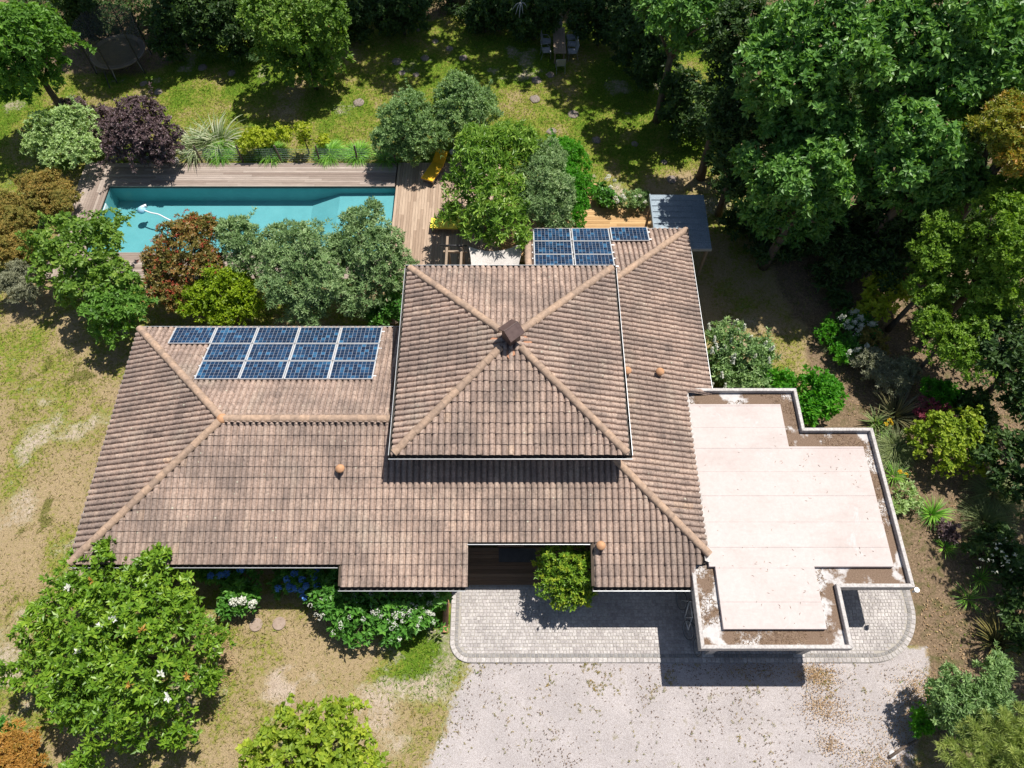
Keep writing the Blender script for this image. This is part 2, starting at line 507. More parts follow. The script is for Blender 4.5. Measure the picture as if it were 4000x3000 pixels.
def axis_lines(lo, hi, step, far):
    a = list(np.arange(lo, hi + 1e-6, step))
    d = step; l = lo; r = hi
    pre = []; post = []
    while l > -far: d *= 1.5; l -= d; pre.append(l)
    d = step
    while r < far: d *= 1.5; r += d; post.append(r)
    return np.array(pre[::-1] + a + post)


def build_ground():
    gx = axis_lines(-34, 34, 0.2, 320); gy = axis_lines(-4, 50, 0.2, 320)
    X, Y = np.meshgrid(gx, gy)
    nx, ny = len(gx), len(gy)
    gr, g, ba, mu, mo = masks(X, Y)
    Z = -0.012 - 0.05 * (1 - fbm(X, Y, 3.0, 21))
    V = np.stack([X, Y, Z], -1).reshape(-1, 3)
    i, j = np.meshgrid(np.arange(nx - 1), np.arange(ny - 1))
    cx = (gx[i] + gx[i + 1]) / 2; cy = (gy[j] + gy[j + 1]) / 2
    keep = ~((cx > POOL[0] - .15) & (cx < POOL[1] + .15) & (cy > POOL[2] - .15) & (cy < POOL[3] + .15))
    a = (j * nx + i)[keep]
    Q = np.stack([a, a + 1, a + nx + 1, a + nx], -1)
    m, nt, b = newmat('ground_soil_grass_gravel')
    me = np_mesh('ground', V, Q, m, None, True)
    at = me.attributes.new('mask', 'FLOAT_COLOR', 'POINT')
    at.data.foreach_set('color', np.stack([gr, g, ba, mu], -1).astype(np.float32).ravel())
    a2 = me.attributes.new('moss', 'FLOAT', 'POINT')
    a2.data.foreach_set('value', mo.astype(np.float32).ravel())
    # material
    A = nd(nt, 'ShaderNodeAttribute', attribute_name='mask')
    sp = nd(nt, 'ShaderNodeSeparateColor'); nt.links.new(A.outputs['Color'], sp.inputs[0])
    MO = nd(nt, 'ShaderNodeAttribute', attribute_name='moss')
    nf = noise(nt, 7, 6, 0.72); nff = noise(nt, 38, 4, 0.7); nm = noise(nt, 2.2, 5, 0.65)
    # lawn
    gg = math_(nt, 'ADD', sp.outputs['Green'], math_(nt, 'MULTIPLY', math_(nt, 'SUBTRACT', nf, 0.5), 2.3))
    lawn = ramp(nt, gg, [(0.0, (0.33, 0.25, 0.145)), (0.3, (0.28, 0.225, 0.105)), (0.55, (0.21, 0.215, 0.04)), (0.85, (0.13, 0.20, 0.02)), (1.0, (0.085, 0.155, 0.013))])
    bb = math_(nt, 'ADD', sp.outputs['Blue'], math_(nt, 'MULTIPLY', math_(nt, 'SUBTRACT', nf, 0.55), 1.4))
    sand = ramp(nt, nm, [(0.3, (0.37, 0.29, 0.22)), (0.7, (0.47, 0.39, 0.315))])
    lawn = mix(nt, ramp(nt, bb, [(0.35, 0.0), (0.75, 1.0)]), lawn, sand)
    mm = math_(nt, 'ADD', MO.outputs['Fac'], math_(nt, 'MULTIPLY', math_(nt, 'SUBTRACT', nf, 0.5), 0.9))
    lawn = mix(nt, ramp(nt, mm, [(0.4, 0.0), (0.65, 0.85)]), lawn, (0.125, 0.125, 0.03))
    lawn = mix(nt, 1.0, lawn, ramp(nt, nff, [(0.3, 0.42), (0.5, 1.0), (0.72, 1.6)]), 'MULTIPLY')
    # mulch
    mul = ramp(nt, noise(nt, 16, 5, 0.75), [(0.25, (0.075, 0.05, 0.032)), (0.5, (0.19, 0.135, 0.085)), (0.66, (0.33, 0.235, 0.155)), (0.8, (0.42, 0.31, 0.21))])
    mul = mix(nt, ramp(nt, nm, [(0.5, 0.0), (0.66, 0.6)]), mul, (0.07, 0.085, 0.02))
    mk = math_(nt, 'ADD', sp.outputs['Alpha'] if 'Alpha' in sp.outputs else A.outputs['Alpha'], math_(nt, 'MULTIPLY', math_(nt, 'SUBTRACT', nf, 0.5), 0.9))
    mk = math_(nt, 'ADD', A.outputs['Alpha'], math_(nt, 'MULTIPLY', math_(nt, 'SUBTRACT', nf, 0.5), 0.9))
    c = mix(nt, ramp(nt, mk, [(0.35, 0.0), (0.6, 1.0)]), lawn, mul)
    # gravel
    vo = nd(nt, 'ShaderNodeTexVoronoi'); vo.inputs['Scale'].default_value = 48
    nt.links.new(pos(nt), vo.inputs['Vector'])
    grv = ramp(nt, vo.outputs['Color'], [(0.1, (0.35, 0.31, 0.30)), (0.5, (0.44, 0.40, 0.39)), (0.9, (0.52, 0.48, 0.47))])
    grv = mix(nt, 1.0, grv, ramp(nt, noise(nt, 0.6, 5, 0.6), [(0.3, 0.86), (0.7, 1.1)]), 'MULTIPLY')
    sp2 = noise(nt, 9, 5, 0.75)
    grv = mix(nt, ramp(nt, sp2, [(0.60, 0.0), (0.70, 0.75)]), grv, (0.27, 0.225, 0.16))
    grv = mix(nt, ramp(nt, noise(nt, 2.4, 6, 0.72), [(0.60, 0.0), (0.70, 0.65)]), grv, (0.235, 0.205, 0.12))
    gm = math_(nt, 'ADD', sp.outputs['Red'], math_(nt, 'MULTIPLY', math_(nt, 'SUBTRACT', nf, 0.5), 1.1))
    c = mix(nt, ramp(nt, gm, [(0.38, 0.0), (0.62, 1.0)]), c, grv)
    nt.links.new(c, b.inputs['Base Color'])
    b.inputs['Roughness'].default_value = 0.95
    b.inputs['Specular IOR Level'].default_value = 0.1
    hh = math_(nt, 'ADD', nff, math_(nt, 'MULTIPLY', nf, 0.7))
    bump(nt, b, hh, 0.9, 0.035)
    o = link(bpy.data.objects.new('ground', me))
    tag(o, 'dry patchy lawn, soil and pale gravel drive around the house', None, None, 'structure')


build_ground()

# ------------------------------------------------------------------ house: dimensions
Z_L, Z_R, Z_T = 2.63, 2.42, 4.70
S = 0.30; ST = 0.275
XL, YF, YB, YRG = -15.09, 6.53, 16.13, 11.33
XR, YR0, YR1 = 7.73, 5.83, 21.47
TX0, TX1, TY0, TY1 = -4.03, 3.93, 9.68, 17.59       # tile edge of the tower roof
TWX0, TWX1, TWY0, TWY1 = -3.75, 3.65, 9.98, 17.35   # tower walls
GX = XR - 1.08                                       # right slope is cut here beside the flat roof
GY = 13.2
TP, TR = 0.2156, 0.354                               # tile pitch across, row pitch in plan


def zf(y): return Z_R + S * (y - YR0)
def zr(x): return Z_R + S * (XR - x)


house = empty('house', (-3.0, 12.0, 0))
tag(house, 'low house with hipped brown clay tile roofs and a raised square centre', 'house')

wb = MB()
wb.bx(XL + .55, TWX0 - .01, YF + .55, YB - .5, 0, Z_L - 0.05)
wb.bx(-5.45, -1.95, YR0 + .45, YF + .54, 0, Z_R - 0.05)
wb.bx(TWX0, 6.2, 7.95, TWY0 - .01, 0, Z_R + .35)
wb.bx(3.1, 6.1, YR0 + .45, 7.94, 0, Z_R - .05)
wb.bx(TWX1 + .01, 6.6, TWY0, GY, 0, Z_R + .2)
wb.bx(TWX1 + .01, XR - .5, GY + .01, YR1 - .5, 0, Z_R - .02)
wb.bx(1.0, TWX1, TWY1 + .01, YR1 - .5, 0, Z_R - .02)
wb.obj('wall', M['plaster'], house)
wb = MB(); wb.bx(TWX0, TWX1, TWY0, TWY1, 0, Z_T - .03)
wb.obj('tower_wall', M['plaster'], house)
# doors and windows under the eaves
dr = MB(); dr.bx(-0.55, 0.45, 7.87, 7.948, 0.12, 2.25)
d_ = dr.obj('door', M['door'], house)
hn = MB(); hn.bx(0.3, 0.34, 7.82, 7.868, 1.05, 1.2); hn.obj('handle', M['greym'], d_)
for (x0, x1, y) in ((-12.8, -11.2, YF + .55), (-9.6, -8.0, YF + .55), (-4.6, -3.0, YR0 + .45), (4.0, 5.3, YR0 + .45)):
    w_ = MB()
    w_.bx(x0, x1, y - .05, y - .002, 0.95, 1.02); w_.bx(x0, x1, y - .05, y - .002, 2.0, 2.07)
    w_.bx(x0, x0 + .07, y - .05, y - .002, 1.02, 2.0); w_.bx(x1 - .07, x1, y - .05, y - .002, 1.02, 2.0)
    w_.bx((x0 + x1) / 2 - .035, (x0 + x1) / 2 + .035, y - .05, y - .002, 1.02, 2.0)
    wo = w_.obj('window', M['white'], house)
    g_ = MB(); g_.bx(x0 + .07, x1 - .07, y - .02, y - .004, 1.02, 2.0); g_.obj('pane', M['glassd'], wo)

# roof boarding under the tiles
rb = MB()


def sheet(pts, t=0.06, off=-0.012):
    n = len(pts)
    top = [(x, y, z + off) for x, y, z in pts]; bot = [(x, y, z + off - t) for x, y, z in pts]
    rb.add(top + bot, [tuple(range(n)), tuple(range(2 * n - 1, n - 1, -1))] + [(i, n + i, n + (i + 1) % n, (i + 1) % n) for i in range(n)])


e = 0.03
zl = lambda x: Z_L + S * (x - XL)
zb = lambda y: Z_L + S * (YB - y)
zl_f = lambda y: Z_L + S * (y - YF)
sheet([(XL + e, YF + e, zl_f(YF + e)), (-5.9, YF + e, zl_f(YF + e)), (-5.9, YRG, zl_f(YRG)), (XL + 4.8, YRG, zl_f(YRG))])
sheet([(-5.9, YR0 + e, zf(YR0 + e)), (-1.56, YR0 + e, zf(YR0 + e)), (-1.56, TWY0, zf(TWY0)), (TWX0, TWY0, zf(TWY0)), (TWX0, YRG, zf(YRG)), (-5.9, YRG, zf(YRG))])
sheet([(-1.56, 7.27, zf(7.27)), (2.70, 7.27, zf(7.27)), (2.70, TWY0, zf(TWY0)), (-1.56, TWY0, zf(TWY0))])
sheet([(2.70, YR0 + e, zf(YR0 + e)), (6.12, YR0 + e, zf(YR0 + e)), (6.12, 6.57, zf(6.57)), (6.6, 6.57, zf(6.57)), (6.6, 6.96, zf(6.96)), (TWX1, 9.91, zf(9.91)), (2.7, 9.91, zf(9.91))])
sheet([(XL + e, YF + e, zl(XL + e)), (XL + 4.8, YRG, zl(XL + 4.8)), (XL + e, YB - e, zl(XL + e))])
sheet([(XL + e, YB - e, zb(YB - e)), (XL + 4.8, YRG, zb(YRG)), (TWX0, YRG, zb(YRG)), (TWX0, YB - e, zb(YB - e))])
sheet([(GX, 6.91, zr(GX)), (GX, GY, zr(GX)), (XR - e, GY, zr(XR - e)), (XR - e, YR1 - e, zr(XR - e)), (TWX1, 17.39, zr(TWX1)), (TWX1, 9.91, zr(TWX1))])
zbr = lambda y: Z_R + S * (YR1 - y)
sheet([(XR - e, YR1 - e, zbr(YR1 - e)), (0.68, YR1 - e, zbr(YR1 - e)), (0.68, 17.36, zbr(17.36)), (TWX1, 17.36, zbr(17.36))])
tcx, tcy = (TX0 + TX1) / 2, (TY0 + TY1) / 2
TH = (TX1 - TX0) / 2
tz = Z_T + ST * TH
for a, b_ in (((TX0, TY0), (TX1, TY0)), ((TX1, TY0), (TX1, TY1)), ((TX1, TY1), (TX0, TY1)), ((TX0, TY1), (TX0, TY0))):
    sheet([(*a, Z_T), (*b_, Z_T), (tcx, tcy, tz)])
roof = rb.obj('roof', M['under'], house)

# ---- tiles
PROF = [(-0.5, -0.014), (-0.43, -0.004), (-0.385, 0.036), (-0.27, 0.074), (-0.09, 0.094), (0.09, 0.094), (0.27, 0.074), (0.385, 0.036), (0.43, -0.004), (0.5, -0.014)]


def tile_template():
    """one clay tile: local x across, y up the slope from its lower edge, z off the roof"""
    L = 0.40; vs = []; fs = []
    rows = [(0.0, 0.024, 1.0), (0.185, 0.018, 0.98), (0.188, 0.008, 0.93), (L, 0.0, 0.92)]
    n = len(PROF)
    for y, z, k in rows:
        for px, pz in PROF:
            vs.append((px * TP * (1.0 if abs(px) > .45 else k), y, z + pz * k))
    for r in range(3):
        for i in range(n - 1):
            a = r * n + i
            fs.append((a, a + 1, a + n + 1, a + n))
    b = len(vs)
    for px, pz in PROF:
        vs.append((px * TP * .97, 0.004, pz * 0.95 - 0.014))
    for i in range(n - 1):
        fs.append((b + i, b + i + 1, i + 1, i))
    return np.array(vs), np.array(fs)


TV, TF = tile_template()
joined_V, joined_F, joined_T = [], [], []
singles = []
tcol = {}


def tint_of(i, j, key):
    k = (key, i)
    if k not in tcol: tcol[k] = random.gauss(0.0, 0.07)
    return min(1, max(0, random.gauss(0.5, 0.11) + tcol[k] + (0.2 if random.random() < .05 else 0) - (0.2 if random.random() < .05 else 0)))


def slope_tiles(key, o, u, up, z0, s, ncol, nrow, inside, clips=(), first=False):
    """o: plan corner of the eave, u: plan direction along the eave, up: plan direction up the slope"""
    U = Vector((u[0], u[1], 0)); V_ = Vector((up[0], up[1], s)).normalized(); Nn = U.cross(V_)
    R = np.array([U, V_, Nn]).T
    bv, bf, bt, base = [], [], [], 0
    for j in range(nrow):
        for i in range(ncol):
            cu = (i + .5) * TP; cv = j * TR
            x = o[0] + u[0] * cu + up[0] * (cv + TR / 2); y = o[1] + u[1] * cu + up[1] * (cv + TR / 2)
            if not inside(x, y): continue
            p = np.array([o[0] + u[0] * cu + up[0] * cv, o[1] + u[1] * cu + up[1] * cv, z0 + s * cv])
            t = tint_of(i, j, key)
            rz = random.gauss(0, 0.02)
            full = all((Vector((x, y, 0)) - Vector((*c[0], 0))).dot(Vector((*c[1], 0))) < -0.32 for c in clips)
            if first and full and j < 30:
                singles.append((y, p, R, t, rz)); continue
            v = TV.copy()
            v = np.stack([v[:, 0] * cos(rz) - v[:, 1] * sin(rz), v[:, 0] * sin(rz) + v[:, 1] * cos(rz), v[:, 2]], -1)
            v[:, 2] += random.uniform(-.006, .008); v[:, 1] += random.gauss(0, .008)
            bv.append(v @ R.T + p); bf.append(TF + base); bt.append(np.full(len(TV), t)); base += len(TV)
    if not bv: return
    add_joined(np.concatenate(bv), np.concatenate(bf), np.concatenate(bt), clips)


def add_joined(V, F, T, clips):
    if clips:
        me = np_mesh('tmp', V, F, M['tile'], T)
        bm = bmesh.new(); bm.from_mesh(me)
        for c, n in clips:
            bmesh.ops.bisect_plane(bm, geom=bm.verts[:] + bm.edges[:] + bm.faces[:], plane_co=(*c, 0), plane_no=(*n, 0), clear_outer=True)
        bmesh.ops.triangulate(bm, faces=[f for f in bm.faces if len(f.verts) > 4])
        bm.verts.index_update()
        ly = bm.verts.layers.float.get('tint')
        V = np.array([v.co for v in bm.verts]); T = np.array([v[ly] for v in bm.verts])
        F = [[v.index for v in f.verts] for f in bm.faces]
        bm.free(); bpy.data.meshes.remove(me)
        F = np.array([f if len(f) == 4 else f + [f[-1]] for f in F])
    joined_V.append(V); joined_F.append(F); joined_T.append(T)


r2 = 1 / math.sqrt(2)


def eave_front(x):
    if x < -5.92: return YF
    if x < -1.55: return YR0
    if x < 2.71: return 7.246
    if x < 6.15: return YR0
    return 6.56


XRT = 6.63
slope_tiles('front', (XL, YR0), (1, 0), (0, 1), Z_R, S, int((XRT - XL) / TP), 16,
            lambda x, y: y > eave_front(x) and y < (YRG if x < TWX0 else TWY0 + .2) and y - YF < x - XL + .35 and x + y < XR + YR0 + .35,
            [((XL, YF), (-r2, r2)), ((XR, YR0), (r2, r2))], True)
slope_tiles('left', (XL, YB), (0, -1), (1, 0), Z_L, S, int((YB - YF) / TP) + 1, 14,
            lambda x, y: x - XL < min(y - YF, YB - y) + .35, [((XL, YF), (r2, -r2)), ((XL, YB), (r2, r2))])
slope_tiles('back', (TWX0, YB), (-1, 0), (0, -1), Z_L, S, int((TWX0 - XL) / TP) + 1, 14,
            lambda x, y: YB - y < x - XL + .35 and y > YRG - .1, [((XL, YB), (-r2, -r2))])
slope_tiles('right', (XR, YR0), (0, 1), (-1, 0), Z_R, S, int((YR1 - YR0) / TP) + 1, 12,
            lambda x, y: (y > GY or x < GX + .05) and x > TWX1 - .1 and XR - x < min(y - YR0, YR1 - y) + .35, [((XR, YR0), (-r2, -r2)), ((XR, YR1), (-r2, r2))])
slope_tiles('backright', (XR, YR1), (-1, 0), (0, -1), Z_R, S, 32, 12,
            lambda x, y: x > 0.66 and y > TWY1 - .1 and YR1 - y < XR - x + .35, [((XR, YR1), (r2, -r2))])
for key, o, u, up in (('tf', (TX0, TY0), (1, 0), (0, 1)), ('tr', (TX1, TY0), (0, 1), (-1, 0)), ('tb', (TX1, TY1), (-1, 0), (0, -1)), ('tl', (TX0, TY1), (0, -1), (1, 0))):
    n = 37
    ex = (o[0] + u[0] * n * TP, o[1] + u[1] * n * TP)
    c1 = ((o[0], o[1]), (up[0] * r2 - u[0] * r2, up[1] * r2 - u[1] * r2))
    o2 = (o[0] + u[0] * 2 * TH, o[1] + u[1] * 2 * TH)
    c2 = (o2, (up[0] * r2 + u[0] * r2, up[1] * r2 + u[1] * r2))

    def ins(x, y, o=o, u=u, up=up):
        a = (x - o[0]) * u[0] + (y - o[1]) * u[1]; b = (x - o[0]) * up[0] + (y - o[1]) * up[1]
        return b < min(a, 2 * TH - a) + .35
    slope_tiles(key, o, u, up, Z_T, ST, n, 13, ins, [c1, c2])

# the nearest 300 tiles are pieces of their own, the rest one mesh
singles.sort(key=lambda s: s[0])
vari = []
for k in range(24):
    t = (k + .5) / 24
    vari.append(np_mesh('roof_tile', TV, TF, M['tile'], np.full(len(TV), t)))
for (y, p, R, t, rz) in singles[:300]:
    o = bpy.data.objects.new('roof_tile', vari[min(23, int(t * 24))])
    Rz = Matrix.Rotation(rz, 3, 'Z')
    m4 = (Matrix(R.tolist()) @ Rz).to_4x4(); m4.translation = Vector(p)
    o.matrix_basis = m4
    link(o, roof)
bv, bf, bt, base = [], [], [], 0
for (y, p, R, t, rz) in singles[300:]:
    bv.append(TV @ R.T + p); bf.append(TF + base); bt.append(np.full(len(TV), t)); base += len(TV)
joined_V.append(np.concatenate(bv)); joined_F.append(np.concatenate(bf)); joined_T.append(np.concatenate(bt))
off = 0; FF = []
for V, F in zip(joined_V, joined_F):
    FF.append(F + off); off += len(V)
FF = np.concatenate(FF)
tri = FF[:, 2] == FF[:, 3]
allF = np.concatenate([FF[~tri][:, [0, 1, 2]], FF[~tri][:, [0, 2, 3]], FF[tri][:, :3]])
o = link(bpy.data.objects.new('roof_tiles', np_mesh('roof_tiles', np.concatenate(joined_V), allF, M['tile'], np.concatenate(joined_T))), house)
o['kind'] = 'stuff'

# ---- hip and ridge tiles
def ridge_mesh():
    mb = MB(); n = 7; L = 0.42
    vs = []
    for y, r, dz in ((0, 0.143, 0.005), (L, 0.138, 0.0)):
        for k in range(n):
            a = pi * k / (n - 1)
            vs.append((r * cos(a), y, r * sin(a) * .85 + dz))
    fs = [(k, n + k, n + k + 1, k + 1) for k in range(n - 1)]
    b = len(vs)
    for k in range(n):
        a = pi * k / (n - 1)
        vs.append((0.128 * cos(a), 0.003, 0.128 * sin(a) * .85 + .003))
    for k in range(n): vs.append(vs[k])
    fs += [(b + n + k, b + n + k + 1, b + k + 1, b + k) for k in range(n - 1)]
    mb.add(vs, fs)
    return mb.mesh('ridge_tile', M['ridge'], True)


RM = ridge_mesh()


def ridge_line(a, b, lift=0.045):
    a, b = Vector(a), Vector(b)
    d = (b - a); L = d.length; d.normalize()
    n = max(1, round(L / 0.335)); st = L / n
    side = d.cross(Vector((0, 0, 1))).normalized(); up = side.cross(d)
    mb = MB()
    q = Matrix((side, d, up)).transposed()
    mb.box((a + b) / 2 + up * 0.02, (0.22, L, 0.05), m=q)
    mb.obj('ridge_mortar', M['mortar'], house)
    for k in range(n):
        o = bpy.data.objects.new('ridge_tile', RM)
        rr = Matrix.Rotation(random.gauss(0, .02), 3, up) @ q
        m4 = rr.to_4x4(); m4.translation = a + d * (st * k) + up * (lift + .02)
        o.matrix_basis = m4
        link(o, roof)


for c in ((TX0, TY0), (TX1, TY0), (TX0, TY1), (TX1, TY1)):
    cx, cy = tcx + (c[0] - tcx) * .1, tcy + (c[1] - tcy) * .1
    ridge_line((c[0] + (tcx - c[0]) * .015, c[1] + (tcy - c[1]) * .015, Z_T + .01), (cx, cy, Z_T + ST * TH * .9))
apx = XL + 4.8
ridge_line((XL + .05, YF + .05, Z_L + .01), (apx, YRG, Z_L + S * 4.8))
ridge_line((XL + .05, YB - .05, Z_L + .01), (apx, YRG, Z_L + S * 4.8))
ridge_line((apx + .05, YRG, Z_L + S * 4.8), (TWX0, YRG, Z_L + S * 4.8))
ridge_line((6.72, YR0 + 1.01, zr(6.72)), (TWX1, YR0 + XR - TWX1, zr(TWX1)))
ridge_line((XR - .03, YR1 - .03, Z_R + .01), (TWX1, YR1 - (XR - TWX1), zr(TWX1)))
kn = MB(); kn.lathe([(0.2, -0.06), (0.2, 0.06), (0.15, 0.14), (0.05, 0.18)], (apx, YRG, Z_L + S * 4.8 + .02), 10)
kn.obj('ridge_knob', M['clay'], house, True)
# verge tiles on the left end of the back wing roof
ridge_line((0.68, YR1 - .02, Z_R + .0), (0.68, 17.5, zbr(17.5)))

# ---- gutters
def gutter(a, b, out, z, w=0.13, h=0.1):
    mb = MB()
    a = Vector((*a, z)); b = Vector((*b, z)); n = Vector((*out, 0))
    prof = [(0.0, 0.0), (0.008, -h * .7), (0.03, -h), (w - .03, -h), (w - .006, -h * .7), (w, 0.012), (w + .016, 0.012), (w + .016, -0.012), (w + .004, -h * .7), (w - .026, -h - .01), (0.03, -h - .01), (0, -h * .75)]
    vs = []
    for p in (a, b):
        for d, dz in prof: vs.append(p + n * d + Vector((0, 0, dz)))
    k = len(prof)
    mi = [1, 1, 1, 1, 1, 0, 0, 0, 0, 0, 0, 0]
    for i in range(k):
        mb.add([vs[i], vs[(i + 1) % k], vs[k + (i + 1) % k], vs[k + i]], [(0, 1, 2, 3)], mi[i])
    mb.add(vs, [tuple(range(k)), tuple(range(2 * k - 1, k - 1, -1))], 0)
    return mb.obj('gutter', [M['zinc'], M['gutter_in']], house)


gw = 0.13
gutter((TX0 - gw, TY0), (TX1 + gw, TY0), (0, -1), Z_T - .01)
gutter((TX1, TY0 - .0), (TX1, TY1 + .0), (1, 0), Z_T - .013)
gutter((TX1 + gw, TY1), (TX0 - gw, TY1), (0, 1), Z_T - .01)
gutter((TX0, TY1), (TX0, TY0), (-1, 0), Z_T - .013)
gutter((XL, YF), (-5.94, YF), (0, -1), Z_L - .015, 0.1)
gutter((XL, YB), (XL, YF), (-1, 0), Z_L - .02, 0.05, .05)
gutter((-5.88, YR0), (-1.58, YR0), (0, -1), Z_R - .015)
gutter((-1.53, 7.246), (2.68, 7.246), (0, -1), zf(7.246) - .015, 0.07)
gutter((2.74, YR0), (6.08, YR0), (0, -1), Z_R - .015)
gutter((XR, GY), (XR, YR1), (1, 0), Z_R - .02, 0.08)
gutter((XR + .05, YR1), (0.7, YR1), (0, 1), Z_R - .015, 0.1)
gutter((TWX0 - .3, YB), (XL, YB), (0, 1), Z_L - .015, 0.1)

# ---- chimney cowl and clay vents
ch = MB()
cq = Matrix.Rotation(radians(40), 3, 'Z')
cz = tz - .12
cc = Vector((tcx + .02, tcy - .02, 0))
ch.box(cc + Vector((0, 0, cz + .30)), (0.46, 0.46, 0.72), m=cq)
ch.box(cc + Vector((0, 0, cz + .06)), (0.62, 0.62, 0.1), m=cq)
cho = ch.obj('chimney', M['cowl'], house)
cp = MB()
hw, hl, r0, r1 = 0.36, 0.31, cz + .66, cz + .92
pts = [(-hl, -hw, r0), (hl, -hw, r0), (hl, 0, r1), (-hl, 0, r1), (-hl, hw, r0), (hl, hw, r0)]
pt2 = [(x, y, z - .03) for x, y, z in pts]
cp.add([cq @ Vector((p[0], p[1], 0)) + cc + Vector((0, 0, p[2])) for p in pts + pt2],
       [(0, 1, 2, 3), (3, 2, 5, 4), (6, 9, 8, 7), (9, 10, 11, 8), (0, 6, 7, 1), (4, 5, 11, 10), (0, 3, 9, 6), (3, 4, 10, 9), (1, 7, 8, 2), (2, 8, 11, 5)])
cp.box(cc + Vector((0, 0, r1 + .006)), (0.62, 0.02, 0.018), m=cq)
cp.obj('cowl_cap', M['cowl'], cho)
fl = MB(); fl.box(cc + Vector((0, 0, cz - .015)), (1.05, 1.05, 0.05), m=cq)
fl.obj('flashing', M['mortar'], cho)


def vent(px, py, zfun):
    z = 3.0
    for _ in range(6):
        p = W(px, py, z + .42); z = zfun(p)
    v = MB()
    v.lathe([(0.085, -.15), (0.085, .24)], (p.x, p.y, z), 12)
    o = v.obj('roof_vent', M['clay'], house, True)
    v = MB(); v.lathe([(0.15, 0.26), (0.165, .30), (0.15, .34), (0.08, .40), (0.03, .425)], (p.x, p.y, z), 16)
    v.add([], [])
    v.obj('vent_cap', M['clay'], o, True)


vent(1325, 1825, lambda p: zf(p.y)); vent(2349, 2127, lambda p: zf(p.y))
vent(2452, 1441, lambda p: zr(p.x)); vent(2581, 1445, lambda p: zr(p.x))

# ------------------------------------------------------------------ solar panels
cellM = MB(); cellM.add([(-.073, -.073, 0), (.073, -.073, 0), (.073, .073, 0), (-.073, .073, 0)], [(0, 1, 2, 3)])
CELL = cellM.mesh('solar_cell', M['cell'])
fm = MB(); pw, ph = 1.645, 0.985
fm.bx(-pw / 2, pw / 2, -ph / 2, -ph / 2 + .022, -.02, .022); fm.bx(-pw / 2, pw / 2, ph / 2 - .022, ph / 2, -.02, .022)
fm.bx(-pw / 2, -pw / 2 + .035, -ph / 2 + .03, ph / 2 - .03, -.02, .022); fm.bx(pw / 2 - .035, pw / 2, -ph / 2 + .03, ph / 2 - .03, -.02, .022)
FRM = fm.mesh('frame', M['frame'])
bs = MB(); bs.bx(-pw / 2 + .035, pw / 2 - .035, -ph / 2 + .03, ph / 2 - .03, -.012, .012)
BSM = bs.mesh('backsheet', M['sheet'])


def panel(x, y, z, s, label, group, lift=0.0):
    """x,y,z centre; slope falls towards +Y"""
    r = bpy.data.objects.new('solar_panel', None)
    r.empty_display_size = .2
    r.location = (x, y, z + lift); r.rotation_euler = (-math.atan(s), 0, 0)
    COL.objects.link(r)
    tag(r, label, 'solar panel', group)
    for nm, me in (('frame', FRM), ('backsheet', BSM)):
        o = bpy.data.objects.new(nm, me); COL.objects.link(o); o.parent = r
    for i in range(10):
        for j in range(6):
            o = bpy.data.objects.new('solar_cell', CELL); COL.objects.link(o); o.parent = r
            o.location = ((i - 4.5) * .1555, (j - 2.5) * .153, .0145)


k_ = math.sqrt(1 + S * S)
rowp = 1.005 / k_
ordn = ('first', 'second', 'third', 'fourth', 'fifth')
rown = ('eaves row', 'middle row', 'upper row')
for r in range(3):
    for c in range(5):
        if r > 0 and c == 0: continue
        yy = YB - .05 - rowp * (r + .5); xx = -13.54 + 1.67 * (c + .5)
        lab = f'blue solar panel on left wing roof, {rown[r]}, {ordn[c if r == 0 else c - 1]} from the left'
        panel(xx, yy, zb(yy) + .15, S, lab, 'solar panels on the left wing roof')
for r in range(3):
    for c in range(3):
        if r > 0 and c == 2: continue
        yy = YR1 - .05 - rowp * (r + .5); xx = .90 + 1.687 * (c + .5)
        lab = f'blue solar panel on rear wing roof behind the tower, {rown[r]}, {ordn[c]} from the left'
        if c == 2: lab = 'single tilted solar panel beside the hip of the rear wing roof'
        panel(xx, yy, zbr(yy) + .15 + (.05 if c == 2 else 0), S - (.05 if c == 2 else 0), lab, 'solar panels on the rear wing roof')


RN = ('first', 'second', 'third', 'fourth', 'fifth', 'sixth')


def rail(x0, x1, y, z, label, group):
    mb = MB(); mb.bx(x0, x1, y - .025, y + .025, z - .03, z + .02)
    o = mb.obj('mounting_rail', M['frame'])
    tag(o, label, 'rail', group)


for r in range(3):
    for q in (.22, .78):
        yy = YB - .05 - rowp * (r + q)
        rail(-13.6 if r == 0 else -11.95, -5.1, yy, zb(yy) + .085, f'aluminium rail end sticking out right of the left wing panels, {RN[2 * r + (q > .5)]} from the eaves', 'rails under left wing panels')
        yy = YR1 - .05 - rowp * (r + q)
        rail(.85, 6.06 if r == 0 else 4.42, yy, zbr(yy) + .085, f'aluminium rail end sticking out right of the rear wing panels, {RN[2 * r + (q > .5)]} from the eaves', 'rails under rear wing panels')

# ------------------------------------------------------------------ carport with flat roof
PO = [(7.07, 13.37), (10.98, 13.37), (10.98, 11.68), (13.53, 11.68), (13.53, 5.76), (11.02, 5.76), (11.02, 3.8), (6.1, 3.8), (6.1, 6.55)]
carport = empty('carport', (9.8, 8.5, 0))
tag(carport, 'carport with pale pinkish flat roof and concrete parapet beside the tiled roof', 'carport')
ZP = 2.66


def inset(poly, d):
    n = len(poly); out = []
    for i in range(n):
        p0, p1, p2 = Vector(poly[i - 1]), Vector(poly[i]), Vector(poly[(i + 1) % n])
        a = (p1 - p0).normalized(); b = (p2 - p1).normalized()
        n1 = Vector((a.y, -a.x)); n2 = Vector((b.y, -b.x))
        out.append(p1 + (n1 + n2) / (1 + n1.dot(n2)) * d)
    return out


